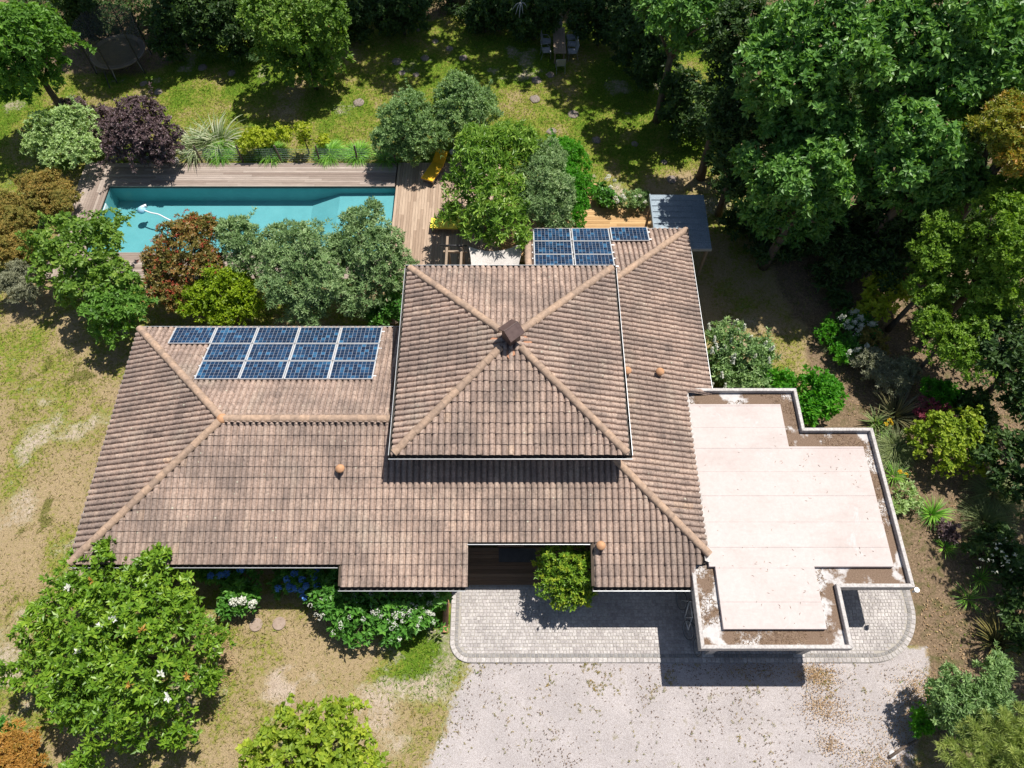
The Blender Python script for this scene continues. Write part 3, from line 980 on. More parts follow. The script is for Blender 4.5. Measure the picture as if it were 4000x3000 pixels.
FULL = PO[:-1] + [(6.1, 6.56), (6.62, 6.56), (6.62, 13.37)]
sb = MB()
n = len(FULL)
top = [(x, y, ZP - .2) for x, y in inset(FULL, .02)]; bot = [(x, y, ZP - .42) for x, y in inset(FULL, .02)]
sb.add(top + bot, [tuple(range(n - 1, -1, -1)), tuple(range(n, 2 * n))] + [(i, (i + 1) % n, n + (i + 1) % n, n + i) for i in range(n)])
m, nt, b = newmat('flat_roof_gutter_bed')
lit = ramp(nt, noise(nt, 26, 5, 0.8), [(0.3, (0.10, 0.065, 0.045)), (0.55, (0.19, 0.13, 0.09)), (0.75, (0.33, 0.25, 0.19))])
pal = ramp(nt, noise(nt, 5, 5, 0.7), [(0.3, (0.42, 0.40, 0.39)), (0.7, (0.56, 0.54, 0.525))])
nz = noise(nt, 0.95, 6, 0.62)
c_ = mix(nt, ramp(nt, nz, [(0.50, 0.0), (0.56, 1.0)]), lit, pal)
nt.links.new(c_, b.inputs['Base Color']); b.inputs['Roughness'].default_value = .9
sb.obj('roof_slab', m, carport)
# parapet pieces: cap blocks along each side
PI_ = inset(PO, .125)
order = list(range(len(PO) - 1))
for i in order:
    a, b = Vector(PO[i]), Vector(PO[i + 1]); ai, bi = PI_[i], PI_[i + 1]
    if i == 0: ai = Vector((PO[0][0], PO[0][1] - .125))
    if i == len(PO) - 2: bi = Vector((PO[-1][0] + .125, PO[-1][1]))
    mb = MB()
    pl = [a, b, bi, ai]
    mb.add([(p.x, p.y, ZP) for p in pl] + [(p.x, p.y, ZP - .43) for p in pl], [(3, 2, 1, 0), (4, 5, 6, 7)] + [(j, (j + 1) % 4, 4 + (j + 1) % 4, 4 + j) for j in range(4)])
    bevel(mb.obj('parapet', M['concrete'], carport), .012)
# raised deck of membrane sheets
def slab_x(y):
    x0 = 6.72 if y > 6.5 else 6.92
    if y > 10.9: return x0, 10.26
    if y > 6.46: return x0, 13.02
    return x0, 10.3


ys = [4.41, 5.33, 6.46, 7.18, 8.08, 9.05, 9.97, 10.9, 11.75, 12.66]
for i in range(len(ys) - 1):
    x0, x1 = slab_x((ys[i] + ys[i + 1]) / 2)
    mb = MB()
    mb.bx(x0, x1, ys[i] + .006, ys[i + 1] - .004, ZP - .199, ZP - .045 + .004 * (i % 2))
    mb.bx(x0, x1 - .004, ys[i + 1] - .05, ys[i + 1] + .03, ZP - .05, ZP - .034)
    bevel(mb.obj('membrane_sheet', M['membrane'], carport), .008)
zc = MB()
for i in range(32):
    y0 = 6.62 + i * TP
    zz = zr(6.66)
    zc.add([(6.56, y0, zz + .05), (6.56, y0 + TP, zz + .05), (6.70 + .02 * random.random(), y0 + TP, ZP - .02), (6.78 + .03 * random.random(), y0 + TP, ZP - .03), (6.78 + .03 * random.random(), y0, ZP - .03), (6.70, y0, ZP - .02)],
           [(0, 5, 2, 1), (5, 4, 3, 2)])
zc.obj('flashing', M['concrete'], carport)
for (x, y) in ((6.96, 4.12), (10.19, 4.12), (12.7, 7.4), (12.7, 11.0)):
    mb = MB(); mb.bx(x - .12, x + .12, y - .12, y + .12, .02, ZP - .43); mb.bx(x - .2, x + .2, y - .2, y + .2, 0, .06)
    mb.obj('post', M['concrete'], carport)
dp = MB(); dp.lathe([(.03, -.18), (.05, 0), (.085, .05), (.085, .12)], (13.62, 5.7, 2.44), 12)
dp.obj('drain_spout', M['zinc'], carport)

# needle litter lying on the flat roof and twigs
def litter(name, n, sampler, mat, L=(.05, .12), w=.012, z=0.0, label=None, tlo=0, thi=1):
    P = sampler(n); n = len(P)
    a = rng.uniform(0, 2 * pi, n); l = rng.uniform(*L, n)
    d = np.stack([np.cos(a), np.sin(a), rng.uniform(-.1, .25, n)], -1); s = np.stack([-np.sin(a), np.cos(a), rng.uniform(-.5, .5, n)], -1) * (w if np.isscalar(w) else 1)
    V = np.concatenate([P - d * l[:, None] / 2, P + s, P + d * l[:, None] / 2, P - s], 1).reshape(-1, 3)
    T = (np.arange(n)[:, None, None] * 4 + np.array([[0, 1, 2], [0, 2, 3]])[None]).reshape(-1, 3)
    t = np.repeat(rng.uniform(tlo, thi, n), 4)
    o = link(bpy.data.objects.new(name, np_mesh(name, V, T, mat, t)))
    tag(o, label, None, None, 'stuff')
    return o


def in_roof(n):
    x = rng.uniform(6.2, 13.4, n * 6); y = rng.uniform(3.95, 13.2, n * 6)
    nzz = fbm(x, y, 1.1, 3)
    ok = ((y < 5.75) & (x < 10.9) | (y > 5.9) & (y < 11.5) | (y >= 11.5) & (x < 10.85)) & ((y > 6.6) | (x < 11.2)) & ~((y > 6.5) & (x < 6.75))
    x0 = np.where(y > 6.5, 6.7, 6.9); x1 = np.where(y > 10.9, 10.28, np.where(y > 6.46, 13.04, 10.32))
    slab = (x > x0) & (x < x1) & (y > 4.4) & (y < 12.68)
    ok &= ((~slab) & (nzz > .42)) | (slab & (rng.random(n * 6) < .012) & (nzz > .45))
    x, y, slab = x[ok][:n], y[ok][:n], slab[ok][:n]
    return np.stack([x, y, np.where(slab, ZP - .035, ZP - .19)], -1)


litter('pine_needle_litter', 6000, in_roof, M['needle'], (.05, .13), .008, label='brown needles and leaf litter gathered along the flat roof edges')

# ------------------------------------------------------------------ paving of granite setts
pav = empty('paving', (6, 4.5, 0))
tag(pav, 'pale granite sett paving with a darker border course', None, None, 'structure')
PX0, PX1, PY0, PY1 = -2.23, 14.76, 3.74, 6.34
RL, RR = 0.75, 2.0


def pdist(x, y):
    """distance inside the paving edge (left, bottom and right sides, rounded corners)"""
    if x < PX0 + RL and y < PY0 + RL: return RL - math.hypot(x - PX0 - RL, y - PY0 - RL)
    if x > PX1 - RR and y < PY0 + RR: return RR - math.hypot(x - PX1 + RR, y - PY0 - RR)
    return min(x - PX0, PX1 - x, y - PY0)


def sett_v(w, l, h=0.03):
    b = .012
    x, y = w / 2 - .006, l / 2 - .006
    vs = [(-x, -y, 0), (x, -y, 0), (x, y, 0), (-x, y, 0), (-x, -y, h - .008), (x, -y, h - .008), (x, y, h - .008), (-x, y, h - .008),
          (-x + b, -y + b, h), (x - b, -y + b, h), (x - b, y - b, h), (-x + b, y - b, h)]
    fs = [(0, 1, 5, 4), (1, 2, 6, 5), (2, 3, 7, 6), (3, 0, 4, 7), (4, 5, 9, 8), (5, 6, 10, 9), (6, 7, 11, 10), (7, 4, 8, 11), (8, 9, 10, 11)]
    return np.array(vs), np.array(fs)


setts = []    # x, y, rot, w, l, kind
path = []
yy = PY1
while yy > PY0 + RL: path.append((PX0, yy, -pi / 2)); yy -= .02
aa = pi
while aa < 1.5 * pi: path.append((PX0 + RL + RL * cos(aa), PY0 + RL + RL * sin(aa), aa + pi / 2)); aa += .02 / RL
xx = PX0 + RL
while xx < PX1 - RR: path.append((xx, PY0, 0)); xx += .02
aa = 1.5 * pi
while aa < 2 * pi: path.append((PX1 - RR + RR * cos(aa), PY0 + RR + RR * sin(aa), aa + pi / 2)); aa += .02 / RR
yy = PY0 + RR
while yy < PY1: path.append((PX1, yy, pi / 2)); yy += .02
for offd, wid, kind, ln in ((.085, .16, 0, .155), (.235, .125, 1, .13)):
    acc = 0.0; last = None
    for (x, y, a) in path:
        nx, ny = -sin(a), cos(a)
        p = (x + nx * offd, y + ny * offd)
        if last is None or math.hypot(p[0] - last[0], p[1] - last[1]) >= ln:
            setts.append((p[0], p[1], a, ln, wid, kind)); last = p
y = PY0 + .30
while y < PY1 - .04:
    rowh = random.uniform(.105, .13)
    x = PX0
    while x < PX1:
        w = random.uniform(.10, .15)
        cx, cy = x + w / 2, y + rowh / 2
        if pdist(cx, cy) > .345 and not (cx > 2.9 and cx < 6.1 and cy > 6.3):
            setts.append((cx, cy + random.gauss(0, .004), random.gauss(0, .03), w, rowh, 2))
        x += w
    y += rowh
setts.sort(key=lambda s: math.hypot(s[0] - 3, (s[1]) * 1.0) if not (6.0 < s[0] < 11.1) else 99)
sv, sf, st, base = [], [], [], 0
proto = {}
for kd in (0, 1, 2):
    for q in range(4):
        w_, l_ = ((.155, .16), (.13, .125), (.11 + .012 * q, .115))[kd]
        vv, ff = sett_v(w_, l_)
        vv = vv + rng.normal(0, .003, vv.shape) * np.array([1, 1, .3])
        mb = MB(); mb.add(vv.tolist(), ff.tolist())
        proto[(kd, q)] = mb.mesh('paving_sett', M['cobd'] if kd == 1 else M['cob'])
for i, (x, y, a, w, l, kd) in enumerate(setts):
    if i < 300:
        q = min(3, max(0, int((w - .105) / .012))) if kd == 2 else i % 4
        o = bpy.data.objects.new('paving_sett', proto[(kd, q)])
        o.location = (x, y, random.uniform(-.003, .003)); o.rotation_euler = (0, 0, a)
        link(o, pav)
        continue
    vv, ff = sett_v(w, l)
    vv = vv + rng.normal(0, .003, vv.shape) * np.array([1, 1, .3])
    R = np.array([[cos(a), -sin(a), 0], [sin(a), cos(a), 0], [0, 0, 1]])
    sv.append(vv @ R.T + np.array([x, y, random.uniform(-.004, .004)])); sf.append(ff + base); base += len(vv)
    t = random.uniform(.08, .2) if kd == 1 else random.uniform(.3, 1)
    st.append(np.full(len(vv), t))
o = link(bpy.data.objects.new('paving_setts', np_mesh('paving_setts', np.concatenate(sv), np.concatenate(sf), M['cobs'], np.concatenate(st))), pav)
o['kind'] = 'stuff'
jb = MB()
n = 24
pts = []
for k in range(n + 1): a = pi + k / n * pi / 2; pts.append((PX0 + RL + RL * cos(a), PY0 + RL + RL * sin(a)))
for k in range(n + 1): a = 1.5 * pi + k / n * pi / 2; pts.append((PX1 - RR + RR * cos(a), PY0 + RR + RR * sin(a)))
pts += [(PX1, 12.0), (6.7, 12.0), (6.7, PY1), (PX0, PY1)]
jb.add([(x, y, .012) for x, y in pts], [tuple(range(len(pts)))])
M['joint'] = noisemat('joint_sand', [(0.3, (0.31, 0.285, 0.25)), (0.7, (0.39, 0.36, 0.32))], 12, .95, .3)
jb.obj('joint_bed', M['joint'], pav)

# entrance deck of brown boards in the roof notch, with drain grate
ed = empty('entrance_deck', (0.5, 7, 0)); tag(ed, 'brown timber entrance deck in the notch of the roof', None, None, 'structure')
yy = 6.46
while yy < 7.85:
    mb = MB(); mb.bx(-1.9, 3.05, yy, yy + .135, .04, .09); bevel(mb.obj('deck_board', M['woodd'], ed), .004); yy += .14
gd = empty('drain_grate', (0.1, 6.38, 0)); tag(gd, 'long slotted metal drain grate along the edge of the entrance deck', 'drain')
mb = MB(); mb.bx(-1.6, 2.0, 6.345, 6.352, .03, .05); mb.bx(-1.6, 2.0, 6.445, 6.452, .03, .05); mb.obj('frame', M['greym'], gd)
x = -1.58
bar = MB(); bar.bx(-.012, .012, 6.353, 6.444, .03, .047); BARM = bar.mesh('bar', M['greym'])
while x < 1.98:
    o = bpy.data.objects.new('bar', BARM); o.location = (x, 0, 0); link(o, gd); x += .05
mb = MB(); mb.bx(-.5, .9, 7.3, 7.82, .091, .105); o = mb.obj('door_mat', M['rubber']); tag(o, 'dark mat on the entrance deck just under the notch eave', 'door mat')

# ------------------------------------------------------------------ pool
pool = empty('swimming_pool', (-13, 24.2, 0)); tag(pool, 'long rectangular turquoise swimming pool with shallow end on the right', 'swimming pool')
x0, x1, y0, y1 = POOL
D = -1.0
pb = MB()
pb.add([(x0, y0, 0), (x1, y0, 0), (x1, y1, 0), (x0, y1, 0), (x0, y0, D), (x1, y0, D), (x1, y1, D), (x0, y1, D)],
       [(4, 5, 6, 7), (0, 4, 7, 3), (1, 2, 6, 5), (0, 1, 5, 4), (3, 7, 6, 2)])
pb.obj('basin', M['liner'], pool)
sp_ = MB()
sp_.add([(x1 - .02, y0 + .02, -.45), (x1 - .02, y1 - .02, -.45), (x1 - 2.9, y1 - .02, -.48), (x1 - 2.9, y0 + .02, -.48), (x1 - 4.4, y1 - .02, D + .01), (x1 - 4.4, y0 + .02, D + .01)], [(0, 1, 2, 3), (3, 2, 4, 5)])
sp_.obj('shallow_floor', M['liner'], pool)
mb = MB(); mb.bx(x0 + .004, x0 + .03, 24.85, 25.35, -.32, -.06); mb.obj('skimmer', M['white'], pool)
mb = MB(); mb.bx(x0 - .0, x1 + .0, y1 - .012, y1 + .0, -.07, -.004); mb.obj('edge_trim', M['dark'], pool)
wm = MB(); wm.add([(x0, y0, -.13), (x1, y0, -.13), (x1, y1, -.13), (x0, y1, -.13)], [(0, 1, 2, 3)])
o = wm.obj('water', M['water']); tag(o, 'clear turquoise pool water', None, None, 'structure')

# floating cleaner and hose
cl = empty('pool_cleaner', W(551, 817, -.1)); tag(cl, 'pale blue pool cleaner floating near the left end of the pool', 'pool cleaner')
c0 = W(551, 817, -.1)
mb = MB(); mb.lathe([(.05, -.2), (.2, -.14), (.22, -.05), (.14, .06), (.06, .12)], c0, 12); mb.obj('body', M['bluep'], cl, True)
mb = MB(); mb.box(c0 + Vector((.1, .14, .0)), (.3, .12, .16), .6); mb.obj('head', M['white'], cl)
hp = [W(px, py, -.1) for px, py in ((565, 822), (590, 832), (618, 836), (640, 848), (668, 862), (695, 872), (715, 890), (740, 905), (760, 915))]
for s in range(2):
    q = [hp[0]]
    for a, b in zip(hp, hp[1:]): q += [a * .75 + b * .25, a * .25 + b * .75]
    hp = q + [hp[-1]]
mb = MB(); mb.tube(hp, .035, 8); o = mb.obj('hose', M['white'], cl, True)

# pool deck boards
pd = empty('pool_deck', (-12, 27, 0)); tag(pd, 'weathered timber boards of the deck around the pool', None, None, 'structure')


def boards_x(x0, x1, y0, y1, mat, w=.135, parent=pd, zt=.06, cut=None):
    y = y0
    while y < y1 - .02:
        xa, xb = x0, x1
        # broken into lengths with staggered joints
        x = xa
        first = random.uniform(1.2, 3.6)
        while x < xb - .01:
            xe = min(xb, x + (first if x == xa else 3.9))
            if xb - xe < .5: xe = xb
            mb = MB(); mb.bx(x, xe - .004, y, min(y + w - .009, y1), zt - .05, zt + random.uniform(-.002, .002))
            mb.obj('deck_board', mat, parent)
            x = xe
        y += w


def boards_y(x0, x1, y0, y1, mat, w=.135, parent=pd, zt=.06):
    x = x0
    while x < x1 - .02:
        y = y0
        first = random.uniform(1.2, 3.6)
        while y < y1 - .01:
            ye = min(y1, y + (first if y == y0 else 3.9))
            if y1 - ye < .5: ye = y1
            mb = MB(); mb.bx(x, min(x + w - .009, x1), y, ye - .004, zt - .05, zt + random.uniform(-.002, .002))
            mb.obj('deck_board', mat, parent)
            y = ye
        x += w


boards_x(-20.62, -5.92, 26.38, 28.02, M['wood'])
boards_y(-21.95, -20.31, 20.6, 28.02, M['wood'])
boards_x(-20.3, -5.9, 20.6, 22.14, M['wood'])
boards_y(-5.85, -0.6, 18.1, 28.02, M['woody'])
ub = MB(); ub.bx(-21.9, -.7, 26.5, 27.95, -.04, -.0); ub.bx(-21.9, -20.4, 20.7, 26.49, -.04, 0); ub.bx(-20.3, -5.9, 20.7, 22.0, -.04, 0); ub.bx(-5.75, -.7, 18.2, 26.49, -.04, 0); ub.bx(2.6, 7.0, 21.7, 24.8, -.04, 0)
ub.obj('joists', M['under'], pd)
rd = empty('rear_deck', (5, 23, 0)); tag(rd, 'golden timber deck behind the rear wing', None, None, 'structure')
boards_x(-.58, 6.98, 21.6, 24.92, M['woodo'], .145, rd)
boards_y(3.7, 4.36, 24.93, 26.6, M['woodo'], .15, rd, .05)
print('STRUCTURE DONE')

# ------------------------------------------------------------------ garden furniture and small things
# lean-to with ribbed sheet roof
sh = empty('lean_to_shelter', (7.6, 22.2, 0)); tag(sh, 'open shelter with blue grey ribbed metal roof behind the rear wing', 'shelter')
SX0, SX1, SY0, SY1 = 6.36, 8.8, 20.62, 23.68
szf = lambda y: 2.30 - .04 * (SY1 - y)
ny = 9
for k in range(ny):
    a, b = SY0 + (SY1 - SY0) * k / ny, SY0 + (SY1 - SY0) * (k + 1) / ny
    mb = MB()
    prof = [(a + .004, 0), (a + .02, .035), (a + .05, .035), (a + .066, 0), (b, 0)]
    vs = [(x, y, szf(y) + z) for x in (SX0, SX1) for y, z in prof] + [(x, y, szf(y) + z - .01) for x in (SX0, SX1) for y, z in prof]
    n = len(prof)
    mb.add(vs, [(i, n + i, n + i + 1, i + 1) for i in range(n - 1)] + [(2 * n + i, 2 * n + i + 1, 3 * n + i + 1, 3 * n + i) for i in range(n - 1)] + [(n + i, 3 * n + i, 3 * n + i + 1, n + i + 1) for i in range(n - 1)])
    mb.obj('roof_sheet', M['metalroof'], sh)
mb = MB(); mb.bx(SX0 - .06, SX0, SY0, SY1, szf(SY0) - .1, szf(SY1) + .05); mb.obj('side_trim', M['metalroof'], sh)
mb = MB(); mb.bx(SX0, SX1, SY0 - .05, SY0 - .002, szf(SY0) - .12, szf(SY0) + .02); mb.obj('fascia', M['greym'], sh)
for x, y in ((SX0 + .1, SY0 + .2), (SX1 - .1, SY0 + .2), (SX0 + .1, SY1 - .15), (SX1 - .1, SY1 - .15)):
    mb = MB(); mb.bx(x - .05, x + .05, y - .05, y + .05, 0, szf(y) - .012); mb.obj('post', M['timber'], sh)

# pergola frame and shade sail behind the tower
pg = empty('pergola', (-2.5, 19.9, 0)); tag(pg, 'small timber pergola frame standing behind the tower roof', 'pergola')
for x in (-2.84, -2.2):
    mb = MB(); mb.bx(x - .05, x + .05, 17.9, 21.1, 2.35, 2.45); mb.obj('beam', M['timber'], pg)
for y in (18.2, 20.35):
    mb = MB(); mb.bx(-3.0, -1.95, y - .045, y + .045, 2.25, 2.345); mb.obj('cross_beam', M['timber'], pg)
for x, y in ((-2.84, 20.9), (-2.2, 20.9), (-2.84, 18.1), (-2.2, 18.1)):
    mb = MB(); mb.bx(x - .045, x + .045, y - .045, y + .045, .06, 2.248 if y < 19 else 2.349); mb.obj('post', M['timber'], pg)
mb = MB(); mb.tube([(-3.15, 20.55, 2.5), (-1.95, 20.52, 2.5)], .035, 8); o = mb.obj('rolled_blind', M['dark'], pg, True)
sc_ = [Vector((-1.9, 20.55, 2.45)), Vector((.62, 20.75, 2.6)), Vector((.2, 18.0, 2.5)), Vector((-1.85, 18.0, 2.4))]
mb = MB(); n = 14; vs = []
for j in range(n + 1):
    for i in range(n + 1):
        u, v = i / n, j / n
        p = (sc_[0] * (1 - u) + sc_[1] * u) * (1 - v) + (sc_[3] * (1 - u) + sc_[2] * u) * v
        p = p.copy()
        p.y -= .55 * (1 - v) * 4 * u * (1 - u) * .8
        p.x += .22 * 4 * v * (1 - v) * (.5 - u) * 2 * .6
        p.z -= .25 * 4 * u * (1 - u) * 4 * v * (1 - v)
        vs.append(p)
vs2 = [p - Vector((0, 0, .008)) for p in vs]
fs = [(j * (n + 1) + i, j * (n + 1) + i + 1, (j + 1) * (n + 1) + i + 1, (j + 1) * (n + 1) + i) for j in range(n) for i in range(n)]
mb.add(vs, fs); mb.add(vs2, [f[::-1] for f in fs])
o = mb.obj('shade_sail', M['sail'], None, True); tag(o, 'grey beige shade sail stretched between the pergola and the rear wing', 'shade sail')

# loungers
def lounger(name, loc, rz, mat, label, back=35):
    r = empty(name, loc); r.rotation_euler = (0, 0, rz); tag(r, label, 'lounger')
    bpy.context.view_layer.update()
    def part(nm, mb, mt, bev=.0):
        o = mb.obj(nm, mt); o.parent = r
        if bev: bevel(o, bev, 2)
        return o
    mb = MB(); mb.bx(-.33, .33, -.95, .25, .26, .30); part('frame', mb, M['timber'])
    mb = MB(); mb.bx(-.32, .32, -.95, .27, .302, .37); part('seat_cushion', mb, mat, .02)
    a = radians(back)
    mb = MB(); mb.box((0, .27 + cos(a) * .36, .33 + sin(a) * .36), (.64, .74, .07), m=Matrix.Rotation(a, 3, 'X')); part('back_cushion', mb, mat, .02)
    for x in (-.28, .28):
        for y in (-.85, .15):
            mb = MB(); mb.bx(x - .025, x + .025, y - .025, y + .025, 0, .26); part('leg', mb, M['timber'])
lounger('sun_lounger', (-3.88, 27.35, .06), radians(-24), M['yellow'], 'deep yellow lounger with raised back beside the fence on the pool deck')
lounger('sun_lounger', (-2.98, 23.62, .06), radians(-93), M['lemon'], 'lemon yellow lounger half hidden under the large leafed tree on the pool deck', 15)

# folded parasol near the fence
pr = empty('parasol', (-3.0, 28.8, 0)); tag(pr, 'closed dark blue parasol standing behind the yellow lounger', 'parasol')
mb = MB(); mb.tube([(-3.0, 28.8, 0), (-3.0, 28.8, 2.5)], .025, 8); mb.obj('pole', M['greym'], pr)
M['navy'] = noisemat('navy_cloth', [(0.3, (0.05, 0.065, 0.1)), (0.7, (0.12, 0.14, 0.19))], 8, .85)
mb = MB(); mb.lathe([(.16, .95), (.13, 1.5), (.09, 2.1), (.03, 2.45)], (-3.0, 28.8, 0), 9); mb.obj('canopy', M['navy'], pr)
mb = MB(); mb.lathe([(.25, 0), (.25, .06), (.05, .09)], (-3.0, 28.8, 0), 14); mb.obj('base', M['stone'], pr)

# garden bench slats seen between leaves by the fence: low rack
# pool fence: posts and wires
fn = empty('pool_fence', (-12, 28.15, 0)); tag(fn, 'wire fence with leaning dark wooden posts along the pool deck', 'fence')
M['wire'] = noisemat('green_wire', [(0.3, (0.2, 0.27, 0.22)), (0.7, (0.28, 0.35, 0.3))], 5, .5, 0)
pxs = (-20.0, -17.9, -16.02, -13.9, -11.9, -9.92, -7.96, -6.0)
for i, x in enumerate(pxs):
    t = random.uniform(-.03, .12)
    mb = MB(); mb.tube([(x, 28.12, 0), (x - t, 28.12 + .06, 1.05)], [.05, .045], 7); mb.obj('post', M['post'], fn)
for k in range(7):
    z = .12 + k * .125
    mb = MB()
    pts = []
    for a, b in zip(pxs, pxs[1:]):
        for q in range(4): pts.append((a + (b - a) * q / 4, 28.14, z - .03 * sin(q / 4 * pi) + random.uniform(-.008, .008)))
    pts.append((pxs[-1], 28.14, z))
    mb.tube(pts, .006, 4); mb.obj('wire', M['wire'], fn)
mb = MB()
x = -19.9
while x < -6: mb.tube([(x, 28.15, .1), (x, 28.15, .9)], .004, 3, caps=False); x += .12
mb.obj('stay_wires', M['wire'], fn)

# garden table and chairs
tb = empty('garden_table', (2.68, 36.85, 0)); tag(tb, 'long slatted wooden garden table in the shade of the trees', 'table')
for k in range(5):
    mb = MB(); mb.bx(2.34 + k * .138, 2.34 + k * .138 + .128, 35.7, 38.0, .72, .75); bevel(mb.obj('slat', M['timber'], tb), .004)
mb = MB(); mb.bx(2.4, 2.97, 35.85, 37.85, .63, .719); mb.obj('apron', M['timber'], tb)
for x in (2.42, 2.92):
    for y in (35.85, 37.8):
        mb = MB(); mb.bx(x - .04, x + .04, y - .04, y + .04, 0, .629); mb.obj('leg', M['timber'], tb)


def chair(loc, rz, label):
    r = empty('garden_chair', loc); r.rotation_euler = (0, 0, rz); tag(r, label, 'chair', 'chairs around the garden table')
    def part(nm, mb, mt):
        o = mb.obj(nm, mt); o.parent = r
    mb = MB(); mb.bx(-.23, .23, -.22, .24, .43, .455); part('seat', mb, M['chairf'])
    a = radians(14)
    mb = MB(); mb.box((0, -.27, .7), (.46, .02, .5), m=Matrix.Rotation(a, 3, 'X')); part('backrest', mb, M['chairf'])
    for x in (-.24, .24):
        mb = MB(); mb.tube([(x, .24, 0), (x, .22, .43)], .014, 6); part('leg', mb, M['greym'])
        mb = MB(); mb.tube([(x, -.33, 0), (x, -.22, .43), (x, -.33, .97)], .014, 6); part('leg', mb, M['greym'])
        mb = MB(); mb.tube([(x, -.29, .65), (x, .05, .66), (x, .22, .43)], .014, 6); part('armrest', mb, M['greym'])
chair((2.72, 35.25, 0), 0.05, 'grey garden chair at the near end of the slatted table')
chair((2.66, 38.35, 0), pi, 'grey garden chair at the far end of the slatted table')
chair((3.42, 36.3, 0), pi / 2 + .1, 'near grey garden chair on the right side of the slatted table')
chair((3.42, 36.95, 0), pi / 2 - .1, 'middle grey garden chair on the right side of the slatted table')
chair((3.4, 37.55, 0), pi / 2 + .12, 'far grey garden chair on the right side of the slatted table')
chair((1.95, 36.4, 0), -pi / 2 + .1, 'near grey garden chair on the left side of the slatted table')
chair((1.97, 37.2, 0), -pi / 2 - .1, 'far grey garden chair on the left side of the slatted table')

# trampoline
tc = Vector((-22.0, 35.75, 0))
tr = empty('trampoline', tc); tag(tr, 'round trampoline with dark safety net under the trees', 'trampoline')
R_ = 1.5
mb = MB(); mb.lathe([(R_ - .26, .80), (R_ - .26, .801), (0.02, .79)], tc, 28); mb.obj('mat', M['tramp'], tr)
mb = MB(); n = 28
ring = lambda r, z: [(tc.x + r * cos(2 * pi * k / n), tc.y + r * sin(2 * pi * k / n), z) for k in range(n)]
mb.add(ring(R_ - .3, .83) + ring(R_, .85) + ring(R_, .80), [(k, n + k, n + (k + 1) % n, (k + 1) % n) for k in range(n)] + [(n + k, 2 * n + k, 2 * n + (k + 1) % n, n + (k + 1) % n) for k in range(n)])
M['pad'] = noisemat('brown_pad', [(0.3, (0.15, 0.125, 0.1)), (0.7, (0.22, 0.185, 0.15))], 3, .8)
mb.obj('edge_pad', M['pad'], tr)
for k in range(6):
    a = 2 * pi * (k + .5) / 6
    p = tc + Vector(((R_ + .08) * cos(a), (R_ + .08) * sin(a), 0))
    mb = MB(); mb.tube([p, p + Vector((0, 0, 2.65))], .03, 8); mb.obj('pole', M['dark'], tr)
    mb = MB(); mb.tube([p, p - Vector((.2 * cos(a), .2 * sin(a), -.78))], .025, 6); mb.obj('leg', M['greym'], tr)
mb = MB(); n = 24
def ringn(r, z): return [(tc.x + r * cos(2 * pi * k / n), tc.y + r * sin(2 * pi * k / n), z) for k in range(n)]
rows = [ringn(R_ - .05, .86), ringn(R_ + .02, 1.7), ringn(R_ + .05, 2.6)]
mb.add(sum(rows, []), [(r * n + k, r * n + (k + 1) % n, (r + 1) * n + (k + 1) % n, (r + 1) * n + k) for r in range(2) for k in range(n)])
mb.obj('safety_net', M['net'], tr)
mb = MB(); mb.beam(tc + Vector((-.35, -R_ - .1, .8)), tc + Vector((-.3, -R_ - .5, 0)), .05, .03); mb.obj('ladder', M['dark'], tr)


# bicycles leaning in the shade of the carport
def bike(name, loc, rz, lean, label, mt):
    r = empty(name, loc); r.rotation_euler = (0, lean, rz); tag(r, label, 'bicycle')
    def part(nm, mb, mt, par=r, smooth=True):
        o = mb.obj(nm, mt, None, smooth); o.parent = par
        return o
    for nm, y in (('rear_wheel', -.52), ('front_wheel', .52)):
        mb = MB(); n = 28
        mb.tube([(0, y + .33 * cos(2 * pi * k / n), .34 + .33 * sin(2 * pi * k / n)) for k in range(n + 1)], .017, 6, caps=False)
        wo = part(nm, mb, M['rubber'])
        mb = MB(); mb.tube([(0, y + .305 * cos(2 * pi * k / n), .34 + .305 * sin(2 * pi * k / n)) for k in range(n + 1)], .013, 5, caps=False); part('rim', mb, M['greym'], wo)
        mb = MB()
        for k in range(14):
            a = 2 * pi * k / 14; mb.tube([(0, y, .34), (0, y + .3 * cos(a), .34 + .3 * sin(a))], .0025, 3, caps=False)
        part('spokes', mb, M['greym'], wo)
    mb = MB()
    for a, b in (((0, -.08, .3), (0, -.2, .8)), ((0, -.08, .3), (0, .36, .78)), ((0, -.19, .76), (0, .35, .84)), ((0, -.08, .3), (0, -.52, .34)), ((0, -.19, .72), (0, -.52, .34)), ((0, .33, .92), (0, .52, .34))):
        mb.tube([a, b], .017, 6)
    part('frame', mb, mt)
    mb = MB(); mb.box((0, -.23, .9), (.13, .26, .06)); bevel(part('saddle', mb, M['rubber'], r, False), .02, 2)
    mb = MB(); mb.tube([(-.28, .26, 1.0), (-.1, .36, 1.0), (.1, .36, 1.0), (.28, .26, 1.0)], .013, 6); part('handlebar', mb, M['dark'])
    mb = MB(); mb.lathe([(.09, -.006), (.09, .006)], (0, 0, 0), 14); co = part('chainring', mb, M['greym']); co.location = (.03, -.08, .3); co.rotation_euler = (0, pi / 2, 0)
bike('bicycle', (6.12, 5.3, .03), .12, radians(20), 'silver framed bicycle leaning in the shade beside the carport wall', M['frame'])
bike('bicycle', (6.52, 4.75, .03), -.05, radians(12), 'dark bicycle mostly hidden under the carport roof edge', M['dark'])

